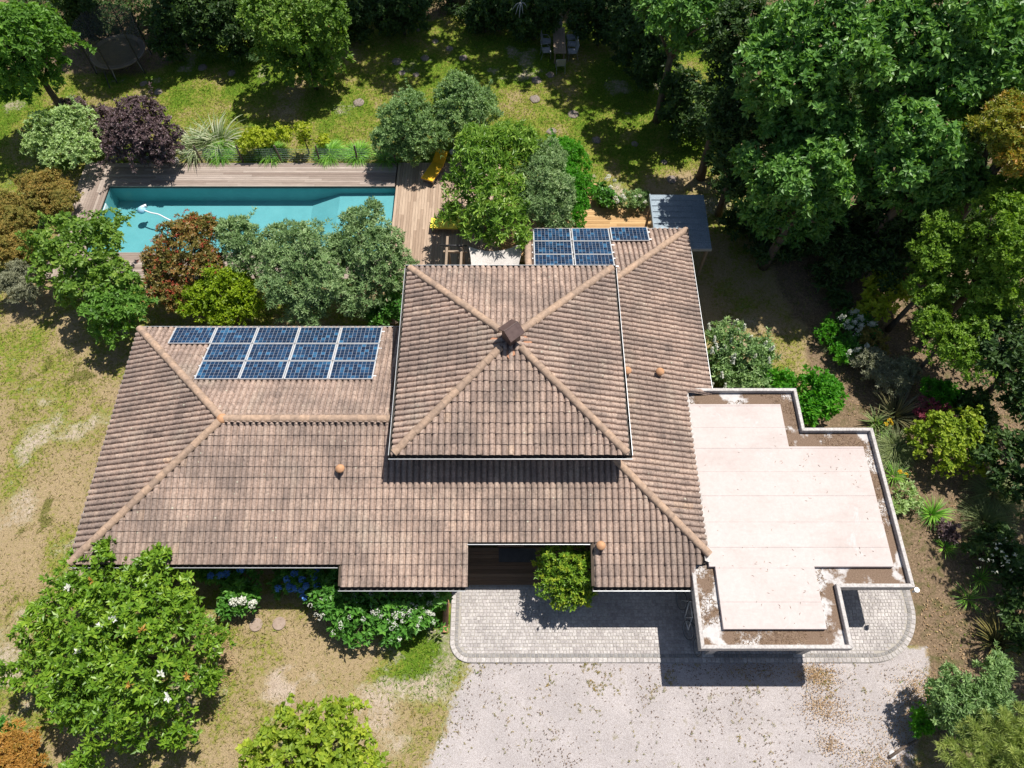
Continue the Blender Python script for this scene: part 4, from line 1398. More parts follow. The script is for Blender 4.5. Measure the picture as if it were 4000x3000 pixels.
# clay edging by the hydrangea, log and stone at the lower right, stepping slabs
ea = empty('edging_row', (-2.42, 5.5, 0)); tag(ea, 'row of orange clay edging tiles between hydrangea and paving', 'edging')
for k in range(4):
    mb = MB(); n = 7; y0 = 5.95 - k * .3
    vs = [(-2.42 + .11 * cos(pi * q / 6), y, .0 + .14 * sin(pi * q / 6)) for y in (y0, y0 - .29) for q in range(n)]
    mb.add(vs, [(q, q + 1, n + q + 1, n + q) for q in range(n - 1)] + [tuple(range(n - 1, -1, -1)), tuple(n + q for q in range(n))]); mb.obj('edging_tile', M['clay'], ea)
lg = MB(); a_, b_ = W(3475, 2958, .06), W(3578, 2892, .08); lg.tube([a_, (a_ + b_) / 2 + Vector((0, .02, 0)), b_], [.05, .045, .035], 8)
o = lg.obj('log', M['post'], None, True); tag(o, 'dark thin log lying on litter at the lower right', 'log')


def rock(name, c, r, mat, label, cat, group=None, flat=.6, seed=0, parts=12):
    mb = MB(); rr = random.Random(seed); vs = []; fs = []; nu, nv = 10, 5
    for j in range(nv + 1):
        for i in range(nu):
            a = 2 * pi * i / nu; b = pi / 2 * j / nv
            k = 1 + rr.uniform(-.16, .16)
            vs.append((c[0] + r * cos(a) * cos(b) * k, c[1] + r * sin(a) * cos(b) * k * 1.1, c[2] - .03 + r * flat * sin(b) * k))
    for j in range(nv):
        for i in range(nu): fs.append((j * nu + i, j * nu + (i + 1) % nu, (j + 1) * nu + (i + 1) % nu, (j + 1) * nu + i))
    mb.add(vs, fs)
    o = mb.obj(name, mat, None, True); tag(o, label, cat, group)
    return o


M['paleblk'] = noisemat('pale_block', [(0.3, (0.5, 0.5, 0.5)), (0.7, (0.6, 0.6, 0.6))], 7, .9)
rock('stone', W(3487, 2948, 0), .15, M['paleblk'], 'pale block lying beside the dark log at lower right', 'stone', None, .5, 4)
rock('stone', W(686, 628, 0), .2, M['stone'], 'grey stone at the foot of the purple shrub by the deck', 'stone', None, .8, 9)
kk = 0
for px, py in ((617, 357), (560, 325), (645, 305), (790, 262), (905, 283), (1352, 462), (1400, 398), (1635, 115), (1735, 120), (1755, 188), (1810, 225), (1915, 185), (1570, 282), (1625, 290), (1920, 340), (2095, 310), (2090, 385), (2180, 388), (2240, 445), (2155, 512), (2090, 565), (2330, 545), (2480, 560), (2505, 612), (2595, 632), (2625, 700), (1725, 155), (1700, 160), (2150, 290), (2420, 380), (1550, 238), (1660, 225), (2230, 330)):
    c = W(px, py, 0); r = random.uniform(.14, .3)
    if kk % 3 == 2: kk += 1; continue
    rock('molehill', c, r, M['soil'], 'low grey heap of loose soil on the rear lawn', 'molehill', 'molehills on the rear lawn', .2, kk); kk += 1
for px, py, r in ((1345, 465, .62), (1400, 400, .5), (2330, 480, .4), (1565, 280, .5), (2590, 650, .4)):
    pass
M['slab'] = noisemat('dusty_slab', [(0.3, (0.27, 0.2, 0.16)), (0.7, (0.36, 0.28, 0.225))], 6, .95)
for px, py in ((1000, 2440), (1090, 2435)):
    c = W(px, py, .0); mb = MB(); mb.lathe([(.24, -.02), (.24, .01), (.22, .02)], c, 14)
    o = mb.obj('stepping_slab', M['slab'], None); tag(o, 'round stepping slab in the dry grass left of the hydrangea' if px < 1050 else 'round stepping slab nearest the big hydrangea', 'slab')

# ------------------------------------------------------------------ vegetation
def norm(a): return a / np.maximum(1e-9, np.linalg.norm(a, axis=-1, keepdims=True))


def sublobes(lobes, k, frac, jit=.2, g=rng, core=True):
    out = []
    for (x, y, z, rx, ry, rz) in lobes:
        if core: out.append((x, y, z, rx * .64, ry * .64, rz * .64))
        n = k
        for i in range(n):
            # spread over the upper sphere
            h = 1 - (i + g.uniform(0, 1)) / n * 1.35
            a = i * 2.39996 + g.uniform(-.4, .4)
            s = math.sqrt(max(0, 1 - h * h))
            d = np.array([s * cos(a), s * sin(a), h])
            q = frac * g.uniform(1 - jit, 1 + jit * 1.4)
            e = (1 - q * .62) * g.uniform(.82, 1.2)
            out.append((x + d[0] * rx * e, y + d[1] * ry * e, z + d[2] * rz * e, rx * q, ry * q, rz * q * .85))
    return np.array(out)


def crown_pts(L, dens, depth=.5, under=-.35, lump=.12, g=rng, fill=.0):
    """points on and just under the surface of a union of ellipsoids"""
    P, A, C = [], [], []
    for li in range(len(L)):
        c, r = L[li, :3], L[li, 3:]
        area = 4 * pi * ((r[0] * r[1]) ** 1.6 / 3 + (r[0] * r[2]) ** 1.6 / 3 + (r[1] * r[2]) ** 1.6 / 3) ** (1 / 1.6) if False else 4 * pi * (r[0] * r[1] + r[0] * r[2] + r[1] * r[2]) / 3
        n = max(3, int(area * dens * (.5 - under / 2)))
        z = g.uniform(under, 1, n); a = g.uniform(0, 2 * pi, n); s = np.sqrt(1 - z * z)
        d = np.stack([s * np.cos(a), s * np.sin(a), z], -1)
        ph = g.uniform(0, 6, 3)
        w = np.sin(d[:, 0] * 5 + ph[0]) * np.sin(d[:, 1] * 5 + ph[1]) * np.sin(d[:, 2] * 4 + ph[2])
        f = (1 + lump * w * 2) * (1 - depth * g.random(n) ** 2)
        p = c + d * r * f[:, None]
        P.append(p); A.append(norm(d / r)); C.append(np.full(n, li))
    P = np.concatenate(P); A = np.concatenate(A); C = np.concatenate(C)
    keep = np.ones(len(P), bool)
    for li in range(len(L)):
        q = np.linalg.norm((P - L[li, :3]) / L[li, 3:], axis=1)
        keep &= ~((q < .72) & (C != li))
    keep &= P[:, 2] > .12
    rm = float(np.median(L[:, 3])); gs = max(.35, rm * .9)
    hole = fbm(P[:, 0] + P[:, 2] * .7, P[:, 1] - P[:, 2] * .6, gs, 81, 2)
    keep &= (hole > .40) | (g.random(len(P)) < .18)
    return P[keep], A[keep], C[keep]


def leafcloud(P, A, k, L, w, spread=1.05, up=.25, curl=.12, jit=.35, g=rng, off=0.0, drop=0.0, tc=None, tw=.5):
    n = len(P)
    A = norm(A + np.array([0, 0, up]) + g.normal(0, jit * .6, (n, 3)))
    ref = np.where(np.abs(A[:, 2:3]) < .9, np.array([[0., 0, 1]]), np.array([[1., 0, 0]]))
    e1 = norm(np.cross(A, ref)); e2 = np.cross(A, e1)
    th = np.clip(g.normal(spread, .3, (n, k)), .15, 1.9)
    ph = (np.arange(k)[None] * 2.4 + g.uniform(0, 6.28, (n, 1)) + g.normal(0, .25, (n, k)))
    d = A[:, None] * np.cos(th)[..., None] + (e1[:, None] * np.cos(ph)[..., None] + e2[:, None] * np.sin(ph)[..., None]) * np.sin(th)[..., None]
    d[..., 2] -= drop
    d = norm(d).reshape(-1, 3)
    Ar = np.repeat(A, k, 0)
    nr = norm(Ar - d * np.sum(Ar * d, 1, keepdims=True) + g.normal(0, jit, d.shape))
    nr = norm(nr - d * np.sum(nr * d, 1, keepdims=True))
    sd = np.cross(d, nr)
    m = len(d)
    ll = (L * g.uniform(.65, 1.25, m))[:, None]; ww = (w * g.uniform(.75, 1.2, m))[:, None] / 2
    b = np.repeat(P, k, 0) + d * ll * off + g.normal(0, L * .1, (m, 3))
    v0 = b; v1 = b + d * ll * .5 + sd * ww + nr * ww * .35; v2 = b + d * ll - nr * ll * curl; v3 = b + d * ll * .5 - sd * ww + nr * ww * .35
    V = np.stack([v0, v1, v2, v3], 1).reshape(-1, 3)
    T = (np.arange(m)[:, None, None] * 4 + np.array([[0, 1, 2], [0, 2, 3]])[None]).reshape(-1, 3)
    base = g.random(n) if tc is None else tc
    t = np.clip(np.repeat(base, k) * tw + g.random(m) * (1 - tw), 0, 1)
    return V, T, np.repeat(t, 4)


def cat(parts):
    V, T, t, o = [], [], [], 0
    for v, f, c in parts:
        V.append(v); T.append(f + o); t.append(c); o += len(v)
    return np.concatenate(V), np.concatenate(T), np.concatenate(t)


def blades(P, D, L, w, arch=.5, seg=4, g=rng, tl=0, th=1):
    """arching strips starting at P in direction D"""
    n = len(P)
    D = norm(D)
    ll = L * g.uniform(.7, 1.15, n)
    hz = norm(np.stack([D[:, 0], D[:, 1], np.zeros(n)], -1) + g.normal(0, .02, (n, 3)))
    sd = norm(np.cross(D, np.array([0, 0, 1.0])) + g.normal(0, .12, (n, 3)))
    V = []
    p = P.copy(); d = D.copy()
    for i in range(seg + 1):
        f = i / seg
        ww = w * (1 - f ** 1.6 * .96) * (0.7 if i == 0 else 1) / 2
        V.append(p - sd * ww); V.append(p + sd * ww)
        d = norm(d + np.array([0, 0, -1.0]) * (arch / seg) * (.6 + f) + hz * (arch / seg) * .5)
        p = p + d * (ll / seg)[:, None]
    V = np.stack(V, 1)
    m = 2 * (seg + 1)
    T = []
    for i in range(seg):
        T += [[2 * i, 2 * i + 1, 2 * i + 3], [2 * i, 2 * i + 3, 2 * i + 2]]
    T = (np.arange(n)[:, None, None] * m + np.array(T)[None]).reshape(-1, 3)
    t = np.repeat(g.uniform(tl, th, n), m)
    return V.reshape(-1, 3), T, t


G = lambda r, g, b: (r, g, b)
LM = {
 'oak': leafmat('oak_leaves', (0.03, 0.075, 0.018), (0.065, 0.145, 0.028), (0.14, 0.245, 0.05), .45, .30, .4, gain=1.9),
 'oakd': leafmat('shade_toned_dark_leaves', (0.022, 0.05, 0.016), (0.042, 0.085, 0.022), (0.08, 0.13, 0.03), .5, .3, .3, gain=1.3),  # darker oak leaf with the wood's shade in its colour; dark bushes share it
 'lime': leafmat('light_green_leaves', (0.06, 0.12, 0.015), (0.11, 0.19, 0.022), (0.2, 0.29, 0.04), .5, .4, .3, gain=1.7),
 'maple': leafmat('star_leaves', (0.045, 0.105, 0.018), (0.095, 0.2, 0.03), (0.19, 0.33, 0.06), .5, .4, .3, gain=1.45),
 'magnolia': leafmat('magnolia_leaves', (0.035, 0.085, 0.008), (0.085, 0.165, 0.012), (0.19, 0.27, 0.025), .42, .25, .45, gain=1.65),
 'loquat': leafmat('large_pointed_leaves', (0.05, 0.115, 0.016), (0.12, 0.215, 0.03), (0.27, 0.36, 0.075), .4, .3, .5, gain=1.6),
 'linden': leafmat('yellow_green_round_leaves', (0.1, 0.17, 0.018), (0.2, 0.28, 0.025), (0.36, 0.4, 0.04), .5, .35, .3, gain=1.3),
 'hazel': leafmat('hazel_leaves', (0.035, 0.08, 0.013), (0.085, 0.155, 0.02), (0.18, 0.25, 0.045), .5, .35, .35, gain=1.75),
 'olive': leafmat('olive_leaves', (0.05, 0.09, 0.032), (0.11, 0.175, 0.065), (0.24, 0.3, 0.15), .5, .2, .4, gain=1.85),
 'olive2': leafmat('grey_green_leaves', (0.055, 0.1, 0.035), (0.115, 0.19, 0.065), (0.24, 0.32, 0.13), .5, .25, .4, gain=1.75),
 'photinia': leafmat('red_green_leaves', (0.07, 0.1, 0.018), (0.16, 0.135, 0.035), (0.31, 0.15, 0.05), .45, .25, .4, gain=1.35),
 'redgold': leafmat('gold_red_leaves', (0.10, 0.16, 0.02), (0.25, 0.25, 0.035), (0.45, 0.2, 0.04), .4, .3, .4, gain=1.3),
 'vine': leafmat('lemon_leaves', (0.17, 0.24, 0.015), (0.32, 0.38, 0.03), (0.5, 0.5, 0.06), .5, .4, .3, gain=1.25),
 'chartreuse': leafmat('chartreuse_leaves', (0.085, 0.16, 0.008), (0.18, 0.27, 0.012), (0.29, 0.36, 0.02), .45, .35, .4, gain=1.35),
 'bright': leafmat('bright_green_leaves', (0.03, 0.13, 0.010), (0.06, 0.215, 0.014), (0.13, 0.30, 0.025), .5, .4, .3, gain=1.5),
 'mint': leafmat('pale_green_leaves', (0.12, 0.18, 0.065), (0.24, 0.33, 0.13), (0.38, 0.46, 0.22), .5, .3, .3, gain=1.55),
 'purple': leafmat('purple_leaves', (0.04, 0.026, 0.03), (0.085, 0.055, 0.06), (0.17, 0.125, 0.125), .45, .2, .4, gain=1.6),
 'rust': leafmat('rust_leaves', (0.09, 0.12, 0.025), (0.21, 0.175, 0.045), (0.36, 0.22, 0.065), .6, .25, .2, gain=1.4),
 'orange': leafmat('orange_leaves', (0.22, 0.17, 0.03), (0.42, 0.22, 0.05), (0.55, 0.36, 0.1), .5, .35, .3, gain=1.1),
 'silver': leafmat('silver_leaves', (0.13, 0.135, 0.08), (0.23, 0.24, 0.155), (0.35, 0.35, 0.25), .6, .2, .3, gain=1.2),
 'hydr': leafmat('hydrangea_leaves', (0.03, 0.10, 0.015), (0.06, 0.17, 0.022), (0.12, 0.26, 0.04), .45, .3, .4, gain=1.5),
 'maroon': leafmat('crimson_leaves', (0.16, 0.03, 0.05), (0.28, 0.06, 0.10), (0.38, 0.12, 0.17), .5, .3, .3, gain=1.2),
 'pine': leafmat('pine_needles', (0.085, 0.125, 0.03), (0.17, 0.215, 0.055), (0.28, 0.31, 0.10), .5, .2, .4, gain=2.0),
 'reed': leafmat('variegated_reed', (0.1, 0.18, 0.05), (0.3, 0.36, 0.18), (0.58, 0.6, 0.44), .5, .25, .3, gain=1.0),
 'gblade': leafmat('green_blades', (0.035, 0.11, 0.01), (0.085, 0.2, 0.02), (0.18, 0.31, 0.045), .5, .3, .4, gain=2.1),
 'gpale': leafmat('pale_grass_blades', (0.11, 0.145, 0.055), (0.18, 0.23, 0.09), (0.28, 0.32, 0.14), .5, .3, .3, gain=1.2),
 'phorm': leafmat('sword_leaves', (0.045, 0.055, 0.028), (0.10, 0.105, 0.055), (0.22, 0.19, 0.085), .4, .1, .5),
 'phormy': leafmat('golden_sword_leaves', (0.06, 0.075, 0.02), (0.16, 0.15, 0.05), (0.34, 0.28, 0.09), .4, .1, .5),
 'white': leafmat('white_petals', (0.6, 0.6, 0.56), (0.72, 0.72, 0.69), (0.8, 0.8, 0.78), .6, .25, .2),
 'blue': leafmat('blue_petals', (0.07, 0.2, 0.6), (0.12, 0.3, 0.78), (0.22, 0.42, 0.85), .6, .25, .2, gain=1.0),
 'cream': leafmat('cream_petals', (0.5, 0.52, 0.3), (0.62, 0.62, 0.42), (0.7, 0.7, 0.5), .6, .25, .2),
 'yellowf': leafmat('yellow_petals', (0.7, 0.45, 0.02), (0.78, 0.55, 0.04), (0.8, 0.62, 0.08), .6, .25, .2),
 'redtip': leafmat('red_shoots', (0.32, 0.05, 0.03), (0.45, 0.09, 0.05), (0.5, 0.16, 0.1), .5, .3, .3),
}
# species: material, leaf length, width, leaves per twig, leaf area index, sublobes, sub fraction, spread, curl
SP = {
 'oak': ('oak', .27, .15, 6, 1.9, 13, .36, 1.15, .12),
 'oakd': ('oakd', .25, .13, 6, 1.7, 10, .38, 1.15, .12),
 'lime': ('lime', .16, .09, 7, 1.8, 14, .33, 1.1, .12),
 'maple': ('maple', .24, .15, 6, 1.2, 12, .36, 1.2, .25),
 'magnolia': ('magnolia', .21, .10, 8, 1.0, 16, .32, 1.05, .08),
 'loquat': ('loquat', .28, .09, 8, 1.3, 14, .33, 1.0, .22),
 'linden': ('linden', .18, .14, 6, 1.15, 16, .32, 1.1, .12),
 'hazel': ('hazel', .2, .13, 6, 1.2, 14, .34, 1.2, .12),
 'olive': ('olive', .17, .045, 9, 1.6, 14, .34, .95, .05),
 'olive2': ('olive2', .17, .055, 8, 1.6, 12, .36, .95, .05),
 'photinia': ('photinia', .17, .07, 7, 1.8, 12, .36, 1.0, .1),
 'redgold': ('redgold', .17, .07, 7, 1.8, 12, .36, 1.0, .1),
 'vine': ('vine', .17, .10, 6, 1.6, 10, .38, 1.1, .1),
 'chartreuse': ('chartreuse', .16, .075, 7, 1.8, 12, .36, 1.0, .1),
 'bright': ('bright', .12, .055, 8, 1.9, 12, .36, .9, .05),
 'mint': ('mint', .15, .08, 7, 1.2, 14, .32, 1.1, .1),
 'purple': ('purple', .15, .07, 7, 1.5, 14, .34, 1.1, .1),
 'rust': ('rust', .10, .04, 7, 2.0, 12, .36, 1.1, .1),
 'orange': ('orange', .10, .045, 7, 2.2, 10, .36, 1.0, .1),
 'silver': ('silver', .11, .03, 8, 1.8, 12, .34, 1.0, .05),
 'hydr': ('hydr', .2, .11, 6, 1.8, 10, .38, 1.15, .12),
 'maroon': ('maroon', .13, .05, 7, 2.2, 9, .4, 1.2, .2),
}


def lobes_px(ls, flat=.85):
    out = []
    for (px, py, z, r) in ls:
        c = W(px, py, z); rm = r * mpp(px, py, z) * .88
        out.append((c.x, c.y, c.z, rm, rm, rm * flat))
    return out


NTRI = [0]


def plant(name, label, category, species, lobes, group=None, flat=.85, dens=1.0, trunk=None, leaf=1.0, twigs=None, world=False, extra=None, under=-.8, skirt=False, shoots=.05):
    """a tree or shrub: trunk with limbs, crown of leaf-sized faces"""
    lm, L, w, k, lai, ns, fr, spread, curl = SP[species]
    L *= leaf; w *= leaf
    lobes = lobes if world else lobes_px(lobes, flat)
    if skirt: lobes = list(lobes) + [(x, y, z * .42, a * .8, b * .8, max(c * .8, z * .42)) for (x, y, z, a, b, c) in lobes if z > c * .9]
    base = np.mean([l[:2] for l in lobes], 0)
    r = empty(name, (base[0], base[1], 0)); tag(r, label, category, group)
    S_ = sublobes(lobes, ns, fr, core=species not in ('magnolia', 'linden', 'loquat', 'hazel', 'maple', 'mint'))
    area1 = k * L * w * .55
    P, A, C = crown_pts(S_, lai * 1.2 * dens / area1, under=under, depth=.3 if species in ('magnolia', 'linden', 'loquat', 'hazel', 'maple', 'mint') else .5)
    # leading shoots break the outline
    ns_ = int(len(P) * shoots / 4)
    if ns_:
        ix = rng.integers(0, len(P), ns_); dd = norm(A[ix] + np.array([0, 0, .5]) + rng.normal(0, .3, (ns_, 3)))
        ln = L * rng.uniform(1.2, 3.2, ns_)
        for q in (.35, .65, 1.0, 1.3):
            P = np.concatenate([P, P[ix] + dd * (ln * q)[:, None]]); A = np.concatenate([A, dd]); C = np.concatenate([C, C[ix]])
    tl = rng.random(len(S_))
    tc_ = np.clip(.5 * tl[C] + .5 * rng.random(len(P)), 0, 1)
    V, T, t = leafcloud(P, A, k, L, w, spread, .65, curl, tc=tc_, tw=.55)
    NTRI[0] += len(T)
    link(bpy.data.objects.new('crown', np_mesh('crown', V, T, LM[lm], t)), r)
    mb = MB()
    zc = np.mean([l[2] for l in lobes]); rm = np.mean([l[3] for l in lobes])
    tr_r = trunk if trunk else max(.03, .035 * (zc + rm))
    top = Vector((base[0], base[1], zc))
    p0 = Vector((base[0], base[1], -.05)); mid = (p0 + top) / 2 + Vector((random.uniform(-.1, .1), random.uniform(-.1, .1), 0)) * zc * .3
    mb.tube([p0, p0 * .7 + mid * .3, mid, top], [tr_r * 1.25, tr_r, tr_r * .8, tr_r * .4], 8)
    for s in S_[rng.permutation(len(S_))[:14]]:
        q = Vector(s[:3]); st_ = mid.lerp(top, random.uniform(.1, .9))
        mb.tube([st_, st_.lerp(q, .5) + Vector((0, 0, .12 * rm)), q], [tr_r * .45, tr_r * .28, tr_r * .1], 5)
    mb.obj('trunk', M['bark'], r, True)
    if extra: extra(r, S_)
    return r


def flower_part(r, name, pts, nper, size, mat, axis=None, k=5, L=.05, w=.045):
    """balls or spikes of petals"""
    if len(pts) <= 40:
        for p in pts:
            d = norm(rng.normal(0, 1, (nper, 3))); d[:, 2] = np.abs(d[:, 2]) - .15
            v, t, c = leafcloud(np.array(p) + d * size, d, k, L, w, 1.2, .1, .0)
            link(bpy.data.objects.new('flower_head', np_mesh('flower_head', v, t, LM[mat], c)), r)
        return
    V = []
    for p in pts:
        d = norm(rng.normal(0, 1, (nper, 3))); d[:, 2] = np.abs(d[:, 2]) * 1.0 - .15
        V.append((np.array(p) + d * size, d))
    P = np.concatenate([v[0] for v in V]); A = np.concatenate([v[1] for v in V])
    v, t, c = leafcloud(P, A, k, L, w, 1.2, .1, .0)
    link(bpy.data.objects.new(name, np_mesh(name, v, t, LM[mat], c)), r)['kind'] = 'stuff'


def spikes_part(r, name, pts, dirs, length, rad, mat):
    for p, d in zip(pts, dirs):
        Ps, As = [], []
        for q in np.linspace(0, 1, 14):
            for j in range(4):
                Ps.append(np.array(p) + np.array(d) * length * q + rng.normal(0, rad * (1.05 - q) * .6, 3)); As.append(d)
        v, t, c = leafcloud(np.array(Ps), np.array(As), 3, .05, .03, 1.2, .1, 0)
        link(bpy.data.objects.new('flower_spike', np_mesh('flower_spike', v, t, LM[mat], c)), r)


def clump(name, label, category, px, py, mat, n=90, L=.9, w=.03, spread=.8, arch=.9, group=None, z=0.0, rad=.12, seg=4, extra=None):
    c = W(px, py, z)
    r = empty(name, (c.x, c.y, 0)); tag(r, label, category, group)
    a = rng.uniform(0, 2 * pi, n); q = np.sqrt(rng.random(n))
    P = np.stack([c.x + np.cos(a) * q * rad, c.y + np.sin(a) * q * rad, np.full(n, 0.0)], -1)
    D = np.stack([np.cos(a) * spread * q, np.sin(a) * spread * q, np.ones(n)], -1) + rng.normal(0, .1, (n, 3))
    v, t, ti = blades(P, D, L, w, arch, seg)
    NTRI[0] += len(t)
    link(bpy.data.objects.new('leaves', np_mesh('leaves', v, t, LM[mat], ti)), r)
    if extra: extra(r, c)
    return r


#@@PLANTS
OAKG = 'tall trees of the wood on the right'
# --- the wood on the right
plant('oak_tree', 'broad green oak, largest crown in the middle of the right-hand wood', 'tree', 'oak',
      [(3110, 100, 9.5, 125), (3290, 70, 10, 120), (3330, 205, 9.5, 150), (3110, 320, 8.5, 140), (2980, 240, 8.5, 115), (3190, 430, 7.5, 115), (3240, 300, 8, 90), (2985, 390, 7.2, 105), (3190, 190, 9.2, 90), (3060, 480, 6.4, 110), (3120, 560, 6, 100), (3280, 520, 6.6, 110), (3020, 130, 8.6, 100), (3400, 120, 9.4, 100)], OAKG, trunk=.3)
plant('oak_tree', 'tall oak filling the top right corner of the wood', 'tree', 'oak',
      [(3500, 90, 10, 130), (3655, 140, 10, 140), (3890, 120, 10, 150), (3580, 270, 9, 115), (3710, 350, 8.5, 105), (3860, 275, 9, 105), (3780, 20, 11, 130), (3980, 250, 9, 110), (3440, 330, 8, 90), (3620, 420, 7.6, 100), (3480, 420, 7.4, 95), (3800, 420, 7.4, 100), (3740, 220, 9.2, 100), (3920, 380, 7.4, 95), (3400, 240, 8.6, 90)], OAKG, trunk=.3)
plant('oak_tree', 'sunlit oak beside the orange tipped tree at the right edge', 'tree', 'oak',
      [(3545, 500, 8, 125), (3655, 585, 7.5, 115), (3510, 660, 7, 100), (3705, 705, 6.5, 85), (3420, 580, 7, 85), (3610, 720, 6, 75), (3760, 620, 7, 70), (3600, 640, 6.4, 90), (3560, 790, 5, 80), (3680, 800, 5, 80), (3800, 720, 6, 80), (3460, 740, 5.4, 80)], OAKG, trunk=.25)
plant('oak_tree', 'lower sunlit oak crown above the blue grey shelter, nearest the house', 'tree', 'oak',
      [(3200, 630, 6.6, 115), (3090, 695, 6.2, 105), (3260, 725, 6, 90), (3010, 750, 5.4, 90), (3160, 775, 5.4, 80), (2940, 640, 5.8, 85), (3080, 600, 6.2, 70), (3230, 830, 4, 75), (3100, 830, 4, 75), (3330, 700, 5.2, 80), (2960, 830, 3.6, 70), (3010, 860, 2.6, 80), (3080, 900, 2.0, 75), (3180, 890, 2.4, 75)], OAKG, trunk=.22)
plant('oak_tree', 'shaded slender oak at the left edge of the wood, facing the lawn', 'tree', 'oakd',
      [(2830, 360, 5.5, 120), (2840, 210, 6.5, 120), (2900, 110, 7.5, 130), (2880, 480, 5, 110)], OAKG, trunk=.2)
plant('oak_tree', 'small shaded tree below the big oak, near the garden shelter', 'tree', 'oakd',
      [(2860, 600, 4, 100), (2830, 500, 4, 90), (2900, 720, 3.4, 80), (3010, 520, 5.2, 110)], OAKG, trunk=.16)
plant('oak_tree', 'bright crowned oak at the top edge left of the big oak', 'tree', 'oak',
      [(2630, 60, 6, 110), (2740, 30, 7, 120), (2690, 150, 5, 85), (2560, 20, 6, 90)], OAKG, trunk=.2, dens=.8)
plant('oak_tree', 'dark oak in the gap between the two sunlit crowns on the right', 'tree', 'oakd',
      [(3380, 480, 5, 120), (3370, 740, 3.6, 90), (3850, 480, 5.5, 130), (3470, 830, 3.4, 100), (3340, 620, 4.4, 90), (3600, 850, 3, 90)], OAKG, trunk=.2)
for lab, ls in (('dark shrub at the lawn edge of the wood, beside the slender oak', [(2760, 400, 1.3, 80), (2790, 500, 1.1, 70)]),
                ('dark shrub at the lawn edge of the wood, above the shelter', [(2830, 640, 1.2, 80), (2850, 740, 1.0, 65)]),
                ('dense dark shrub at the foot of the nearest oak', [(3050, 850, 1.6, 100), (2980, 900, 1.0, 70)]),
                ('dark tall shrub deep inside the wood below the largest oak', [(3320, 400, 3.4, 120), (3220, 360, 3.4, 100)]),
                ('dark tall shrub deep inside the wood left of the red tipped tree', [(3800, 560, 3.2, 110), (3840, 740, 3.0, 110)]),
                ('dark shrub between the two feathery light green trees', [(3780, 880, 2.4, 100), (3770, 1010, 1.8, 90)]),
                ('dark shrub at the foot of the feathery trees', [(3760, 1160, 1.4, 90), (3860, 1250, 1.2, 80)]),
                ('dense dark shrub under the sunlit oaks', [(3260, 880, 1.8, 110), (3400, 900, 1.6, 100)])):
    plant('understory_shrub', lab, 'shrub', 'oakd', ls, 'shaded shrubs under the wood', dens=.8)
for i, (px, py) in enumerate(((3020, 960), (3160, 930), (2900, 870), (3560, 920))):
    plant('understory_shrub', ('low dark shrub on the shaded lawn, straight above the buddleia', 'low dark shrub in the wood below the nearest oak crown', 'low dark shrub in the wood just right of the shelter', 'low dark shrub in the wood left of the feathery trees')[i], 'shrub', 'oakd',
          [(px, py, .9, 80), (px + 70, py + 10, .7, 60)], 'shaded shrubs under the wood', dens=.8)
plant('red_tipped_tree', 'orange and red tipped evergreen tree at the right picture edge', 'tree', 'redgold',
      [(3920, 530, 8.5, 130), (3990, 620, 8, 120), (3960, 450, 8.5, 110), (4060, 540, 8.5, 130)], None)
plant('fine_leaved_tree', 'light green feathery tree at the right edge below the red tipped tree', 'tree', 'lime',
      [(3900, 850, 6.6, 120), (3980, 960, 6.4, 120), (3900, 1000, 5.6, 100), (3970, 1100, 5, 110), (3860, 1130, 4.6, 100), (3990, 760, 6.6, 110), (3840, 930, 5.4, 80), (3900, 1220, 3.6, 90)], None, trunk=.18)
plant('fine_leaved_tree', 'light green narrow tree standing right of the yellow leaved shrub', 'tree', 'lime',
      [(3690, 890, 5.6, 85), (3640, 1000, 5, 85), (3620, 1110, 4, 80), (3720, 980, 5, 80), (3700, 1090, 4, 75), (3650, 1190, 3, 65)], None, trunk=.12)
plant('fine_leaved_tree', 'small sparse green tree above the clipped round box bush', 'tree', 'lime',
      [(3640, 1270, 3.5, 80), (3740, 1370, 3, 110), (3800, 1280, 3.5, 100)], None, trunk=.1, dens=.75)
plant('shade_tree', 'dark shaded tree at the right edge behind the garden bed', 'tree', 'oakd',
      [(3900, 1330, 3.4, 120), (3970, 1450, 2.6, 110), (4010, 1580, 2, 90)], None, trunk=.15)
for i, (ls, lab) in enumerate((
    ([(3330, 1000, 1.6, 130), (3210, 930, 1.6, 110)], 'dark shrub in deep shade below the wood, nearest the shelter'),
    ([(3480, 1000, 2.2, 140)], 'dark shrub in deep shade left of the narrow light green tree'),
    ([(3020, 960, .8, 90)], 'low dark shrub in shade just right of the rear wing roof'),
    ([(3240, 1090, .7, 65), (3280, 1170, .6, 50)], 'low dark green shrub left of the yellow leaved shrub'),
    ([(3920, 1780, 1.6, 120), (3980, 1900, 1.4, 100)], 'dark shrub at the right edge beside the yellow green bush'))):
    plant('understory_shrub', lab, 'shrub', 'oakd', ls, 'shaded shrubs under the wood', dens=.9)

# --- out of frame trees whose shade falls on the lawn
def tallw(name, label, x, y, z, r, sp='oak', dens=.75, trunk=.3):
    g = np.random.default_rng(int(abs(x * 13 + y * 7)))
    ls = [(x, y, z, r, r, r * .8)]
    for k in range(4):
        a = 1.57 * k + g.uniform(0, 1); ls.append((x + r * .75 * cos(a), y + r * .75 * sin(a), z - g.uniform(.2, 1.2), r * .62, r * .62, r * .5))
    return plant(name, label, 'tree', sp, ls, 'tall trees behind the rear lawn', world=True, dens=dens, trunk=trunk, leaf=1.5)
tallw('tall_tree', 'big tree with thick grey trunk at the top centre of the lawn', -3.4, 41.2, 12, 3.2, dens=.42, trunk=.5)
tallw('tall_tree', 'tall tree behind the garden table at the top edge', 4.2, 42.0, 12, 3.4, dens=.36)
tallw('tall_tree', 'tall tree at the top edge between garden table and the wood', 9.0, 39.5, 12.5, 3.1, dens=.4)
